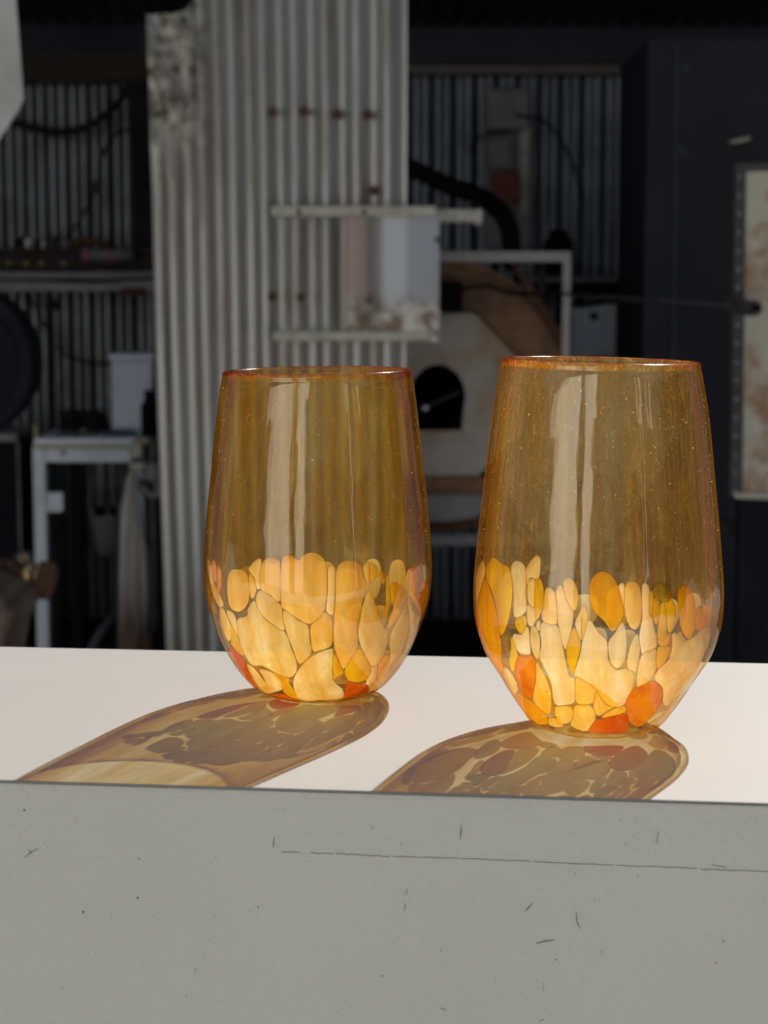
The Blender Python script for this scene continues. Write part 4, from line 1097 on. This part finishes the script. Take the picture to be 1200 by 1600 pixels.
jar(68, 4, 15, M['tin'], 'slim pale jar in the middle of the tool shelf')
jar(83, 7, 18, M['dark_steel'], 'dark grey jar right of the slim pale jar on the tool shelf')
jar(102, 8, 16, M['grey_paint'], 'wide grey jar at the foot of the hanging cable on the tool shelf')
tl = thing('torch', at(150, 392, SY - .02), 'grey torch with two dull red bands lying at the tool shelf front', 'torch')
a, b = at(128, 399, SY - .04), at(210, 398, SY - .04)
MB().tube([a, b], .022, 14, 1).build('barrel', M['grey_paint'], tl, True)
for px in (136, 172):
    c = at(px, 399, SY - .04)
    MB().lathe([(.0225, -.007), (.025, -.007), (.025, .007), (.0225, .007)], 16, axis_x(c), closed=True).build('band', M['pink'], tl, True)
rag = MB().tube([at(108, 383, SY + .06), at(125, 378, SY + .06), at(145, 377, SY + .06), at(170, 383, SY + .06)], .013, 10).build('leather_strap', M['rust'], None, True)
tag(rag, 'brown leather strap lying on the tool shelf above the torch', 'strap')

rl = thing('wall_rail', at(100, 457, 6.45), 'pale double channel rail below the dark tool shelf', 'rail')
MB().pbox((-60, 424), (247, 435), 6.45, .2, .002).build('upper_channel', M['grey_box'], rl)
MB().pbox((-60, 438), (247, 455), 6.47, .2, .002).build('lower_channel', M['grey_box'], rl)
MB().tube([at(-60, 434, 6.44), at(60, 438, 6.44), at(140, 440, 6.44), at(247, 433, 6.44)], .004, 6).build('wire', M['black_rubber'], rl, True)
tag(MB().pprism([(182, 458), (192, 449), (222, 449), (229, 458), (220, 462), (190, 462)], 6.43, .04, .004).build('rusty_clip', M['rust']), 'rusty brown clip on the lower channel of the pale rail', 'clip')

# ---- big dark round drum at the left edge
dc = at(-72, 566, 4.3)
dd = thing('dark_drum', (dc.x, 4.5, 0), 'large black round drum standing at the left edge', 'drum')
rd = 122 * 4.3 / FPX
MB().lathe([(0, .0), (rd * .8, 0), (rd * .86, .015), (rd, .015), (rd, -.14), (0, -.14)], 48, axis_y(dc)).build('drum_body', M['near_black'], dd, auto=40)
MB().box(dc.x - .06, dc.x + .06, 4.32, 4.42, 0, dc.z - rd * .8).build('stand', M['black'], dd)
pt = thing('pole', at(80, 690, 5.6), 'dark slender pole with a knob beside the black drum', 'pole'); pt.location.z = 0
x = at(79, 600, 5.6).x
MB().box(x - .012, x + .012, 5.6, 5.63, 0, at(79, 482, 5.6).z, .003).build('shaft', M['near_black'], pt)
MB().lathe([(0, -.02), (.014, -.016), (.022, 0), (.014, .018), (0, .022)], 14, Matrix.Translation(at(80, 477, 5.615))).build('knob', M['near_black'], pt, True)

# ---- grey cabinet below the drum
gc = thing('low_cabinet', at(0, 1100, 5.95), 'low dark cabinet with a pale top edge at the left edge', 'cabinet'); gc.location.z = 0
xa, xb = at(-120, 800, 5.9).x, at(33, 800, 5.9).x
MB().box(xa, xb, 5.9, 6.2, 0, at(0, 690, 5.9).z, .004).build('body', M['near_black'], gc)
MB().box(xa, xb - .008, 5.895, 6.205, at(0, 690, 5.9).z, at(0, 678, 5.9).z, .002).build('top', M['grey_box'], gc)
MB().box(xb - .008, xb, 5.892, 5.9, .02, at(0, 692, 5.9).z).build('edge_strip', M['grey_paint'], gc)

# ---- white steel table
TY = 5.2
tb = thing('work_table', at(60, 1200, TY), 'white painted steel work table with a thick leg, left of the tall corrugated sheet', 'table'); tb.location.z = 0
X0, X1 = at(51, 700, TY).x, at(224, 700, TY).x
zt = at(0, 684, TY).z
MB().box(X0 + .005, X1, TY - .01, TY + .62, zt - .022, zt, .003).build('table_top', M['white_paint'], tb)
MB().box(X0 + .005, X1, TY - .014, TY - .01, zt - .028, zt - .018).build('edge_trim', M['cream_edge'], tb)
za = at(0, 722, TY).z
ap_ = MB().box(X0 + .035, X1 - .002, TY, TY + .02, za, zt - .022, .001).build('apron', M['white_paint'], tb)
MB().lathe([(0, .002), (.005, .002), (.006, 0)], 12, axis_y(at(99, 707, TY))).build('hole_dark', M['black'], ap_)  # black disc stands in for the dark inside a hole
lw = at(72, 800, TY).x - X0
for xx, yy in ((X0, TY - .004), (X1 - lw, TY + .0), (X0, TY + .58), (X1 - lw, TY + .58)):
    MB().box(xx, xx + lw, yy, yy + .04, 0, zt - .022, .002).build('leg', M['white_paint' if yy < TY + .1 else 'near_black'], tb)
MB().pbox((72, 770), (98, 800), TY + .004, .03, .002).build('side_tab', M['white_paint'], tb)
MB().pbox((53, 663), (58, 690), TY - .006, .006).build('corner_pin', M['cream_edge'], tb)

wb = thing('white_box', at(208, 672, 5.32), 'white plastic box with a lid and a smudge standing on the white table', 'box'); wb.location.z = zt
za_, zb_ = zt + .001, at(0, 553, 5.32).z
xa, xb = at(171, 600, 5.32).x, at(240, 600, 5.32).x
MB().box(xa + .004, xb - .004, 5.33, 5.55, za_, zb_ - .02, .006).build('box_body', M['plastic_white'], wb)
MB().box(xa, xb, 5.322, 5.558, zb_ - .02, zb_, .004).build('lid', M['plastic_white'], wb)

# dark tools heaped on the table
def coil(px, Yc, rr, r, n, label):
    c = at(px, 684, Yc); t = thing('cable_coil', (c.x, Yc, zt), label, 'cable')
    for k in range(n):
        Mx = Matrix.Translation((c.x + random.uniform(-.004, .004), Yc, zt + r + .005 + k * r * 1.8)) @ Matrix.Rotation(random.uniform(-.08, .08), 4, 'X')
        MB().lathe([(rr + r * math.cos(q * math.pi / 4), r * math.sin(q * math.pi / 4)) for q in range(8)], 20, Mx, closed=True).build('loop', M['black_rubber'], t, True)
coil(112, 5.42, .030, .008, 4, 'small black cable coil on the white table, nearest the table corner')
coil(146, 5.40, .038, .009, 3, 'wider black cable coil on the white table, next to the white box')
def pliers(px, Yc, L, a, label):
    c = at(px, 684, Yc); t = thing('pliers', (c.x, Yc, zt), label, 'pliers')
    dx, dy = math.cos(a), math.sin(a)
    z = zt + .010
    for s in (-1, 1):
        MB().tube([(c.x - dx * L, Yc - dy * L + s * .012, z), (c.x - dx * L * .4, Yc - dy * L * .4 + s * .018, z), (c.x, Yc, z + s * .002), (c.x + dx * L * .5, Yc + dy * L * .5 - s * .006, z)], .0065, 8, 4).build('handle', M['dark_steel'], t, True)
    MB().lathe([(0, .012), (.008, .01), (.009, -.008), (0, -.009)], 10, Matrix.Translation((c.x, Yc, z))).build('pivot', M['steel'], t, True)
pliers(130, 5.27, .07, .1, 'dark pliers lying at the front of the white table')
pliers(196, 5.26, .06, -.2, 'dark pliers lying in front of the white box')
c = at(130, 684, 5.5)
tag(MB().box(c.x - .045, c.x + .05, 5.5, 5.58, zt + .001, zt + .055, .012).build('toolbox', M['near_black']), 'black tool case behind the cable coils on the white table', 'case')

cn = thing('black_canister', at(233, 684, 5.24), 'black canister at the right end of the white table, beside the white box', 'canister'); cn.location.z = zt
c = at(236, 684, 5.27)
MB().lathe([(0, 0), (.026, 0), (.028, .006), (.028, .085), (.018, .1), (.018, .118), (0, .118)], 20, Matrix.Translation((c.x, 5.27, zt + .001))).build('can_body', M['black'], cn, auto=40)
MB().lathe([(0, .118), (.02, .118), (.02, .128), (0, .128)], 16, Matrix.Translation((c.x, 5.27, zt + .001))).build('cap', M['black'], cn, auto=40)

# bench vice on the table's right corner
vs_ = thing('bench_vice', at(222, 720, TY - .03), 'grey bench vice clamped to the right corner of the white table', 'vice')
MB().pbox((203, 690), (222, 716), TY - .078, .06, .004).build('body', M['rail'], vs_)
MB().pbox((200, 722), (226, 736), TY - .075, .07, .006).build('jaw', M['rail'], vs_)
MB().tube([at(212, 752, TY - .05), at(240, 776, TY - .05), at(247, 764, TY - .05), at(243, 745, TY - .05)], .011, 10).build('handle', M['steel'], vs_, True)
MB().lathe([(0, -.03), (.014, -.03), (.014, .05), (0, .05)], 14, axis_x(at(222, 758, TY - .04))).build('screw', M['dark_steel'], vs_, True)
MB().pbox((226, 724), (247, 752), TY - .07, .05, .004).build('bracket', M['grey_box'], vs_)
MB().pbox((212, 684), (232, 694), TY - .078, .06, .003).build('anvil', M['cream_edge'], vs_)

# canvas hanging from the vice down to the floor: two soft folds
cv = thing('canvas_apron', at(210, 1200, TY - .09), 'off-white canvas hanging below the vice, rust-stained towards the floor', 'cloth'); cv.location.z = 0
def drape(name, left, right, Yc, bulge, seed):
    bm = bmesh.new(); rnd = random.Random(seed)
    rows = 40; cols = 14
    for side in (0, 1):
        g = []
        for j in range(rows + 1):
            t = j / rows
            def lp(tab):
                ys = [q[1] for q in tab]
                y = ys[0] + (ys[-1] - ys[0]) * t
                for (xa, ya), (xb, yb) in zip(tab, tab[1:]):
                    if y <= yb: return xa + (xb - xa) * (y - ya) / (yb - ya), y
                return tab[-1]
            (xl, y), (xr, _) = lp(left), lp(right)
            row = []
            for i in range(cols + 1):
                u = i / cols
                p = at(xl + (xr - xl) * u, y, Yc)
                yy = Yc - bulge * math.sin(math.pi * u) + .006 * math.sin(9 * u + 3 * t + seed) + side * .003
                row.append(bm.verts.new((p.x, yy, max(p.z, .004))))
            g.append(row)
        for j in range(rows):
            for i in range(cols):
                f = (g[j][i], g[j][i + 1], g[j + 1][i + 1], g[j + 1][i])
                bm.faces.new(f if side == 0 else tuple(reversed(f)))
    me = bpy.data.meshes.new(name); bm.to_mesh(me); bm.free()
    return finish(name, me, M['cloth'], cv, True)
drape('fold', [(200, 738), (188, 800), (184, 900), (183, 1000), (183, 1160)], [(214, 738), (215, 800), (216, 900), (220, 1000), (222, 1160)], TY - .075, .035, 1)
drape('fold', [(214, 800), (216, 860), (218, 940), (216, 1160)], [(217, 800), (231, 860), (236, 940), (238, 1160)], TY - .055, .02, 4)
MB().pbox((236, 760), (243, 985), TY + .0, .01, .001).build('strap', M['grey_box'], cv)

# things under the table
bk = thing('bucket', at(168, 870, 5.68), 'pale grey bucket hanging under the white table behind the canvas', 'bucket')
c = at(170, 830, 5.68)
MB().lathe([(0, -.075), (.038, -.07), (.062, .075), (.066, .08), (.062, .078), (.036, -.066), (0, -.07)], 24, Matrix.Translation(c)).build('pail', M['grey_box'], bk, True)
MB().tube([c + Vector((-.063, 0, .07)), c + Vector((-.05, 0, .14)), c + Vector((0, 0, .19)), c + Vector((.05, 0, .14)), c + Vector((.063, 0, .07))], .003, 6).build('bail', M['steel'], bk, True)
for px, w, lab in ((157, 8, 'left of the two grey pipes hanging under the white table'), (176, 5, 'right of the two grey pipes hanging under the white table')):
    p = thing('hanging_pipe', at(px, 765, 5.5), lab, 'pipe', 'pipes under the table')
    a, b = at(px, 715, 5.5), at(px, 790, 5.5)
    MB().tube([(a.x, 5.5, zt - .024), a, b], w * 5.5 / FPX, 12, 1).build('pipe_body', M['grey_box'], p, True)
    MB().lathe([(0, 0), (w * 1.25 * 5.5 / FPX, 0), (w * 1.25 * 5.5 / FPX, -.03), (0, -.03)], 14, Matrix.Translation(b)).build('end_cap', M['black'], p, auto=40)
rope('floor_pipe', [(120, 1060), (150, 1000), (170, 972), (190, 955)], .011, 5.0, M['grey_paint'], 'grey bent pipe leaning under the white table', 'pipe', 5.4)

# ---- brown housing with a brass coupling, bottom left
BY = 2.6
bh = thing('brown_housing', at(0, 1300, BY), 'rounded brown steel housing rising behind the ledge at the left edge', 'machine'); bh.location.z = 0
pts = [(-140, 830), (0, 886), (46, 910), (57, 924), (55, 940), (44, 985), (38, 1040), (34, 1150)]
P = [at(x, y, BY + .2) for x, y in pts]
poly = [(p.x, p.z) for p in P] + [(P[-1].x, 0.0), (P[0].x, 0.0)]
MB().prism(poly, BY, .22, .03).build('shell', M['brown_arm'], bh, auto=40)
cp = thing('brass_coupling', at(50, 905, BY + .25), 'dark brass pipe coupling with two bright rings behind the brown housing', 'pipe fitting')
a, b = at(8, 892, BY + .26), at(76, 908, BY + .26)
MB().tube([a, b], .019, 18, 1).build('pipe', M['rust'], cp, True)
dirv = (b - a).normalized(); q = dirv.to_track_quat('Z', 'Y').to_matrix().to_4x4()
for t_, w_, r_ in ((.52, .006, .0235), (.74, .005, .0245)):
    MB().lathe([(.018, -w_), (r_, -w_), (r_ + .001, 0), (r_, w_), (.018, w_)], 24, Matrix.Translation(a.lerp(b, t_)) @ q, closed=True).build('ring', M['brass'], cp, True)
MB().lathe([(0, -.011), (.027, -.011), (.030, -.006), (.030, .012), (.024, .016), (0, .016)], 8, Matrix.Translation(a.lerp(b, .9)) @ q).build('nut', M['rust'], cp)
MB().lathe([(0, 0), (.012, 0), (.016, .008), (.016, .016), (.010, .024), (0, .025)], 14, Matrix.Translation(at(37, 886, BY + .26))).build('valve_cap', M['dark_steel'], cp, True)
MB().lathe([(.0045, 0), (.0065, .002), (.0065, .004), (.0045, .004)], 14, axis_y(at(37, 872, BY + .243)), closed=True).build('eyelet', M['brass'], cp, True)
MB().tube([a, a + Vector((-.3, .02, -.02))], .019, 14, 1).build('tail_pipe', M['rust'], cp, True)
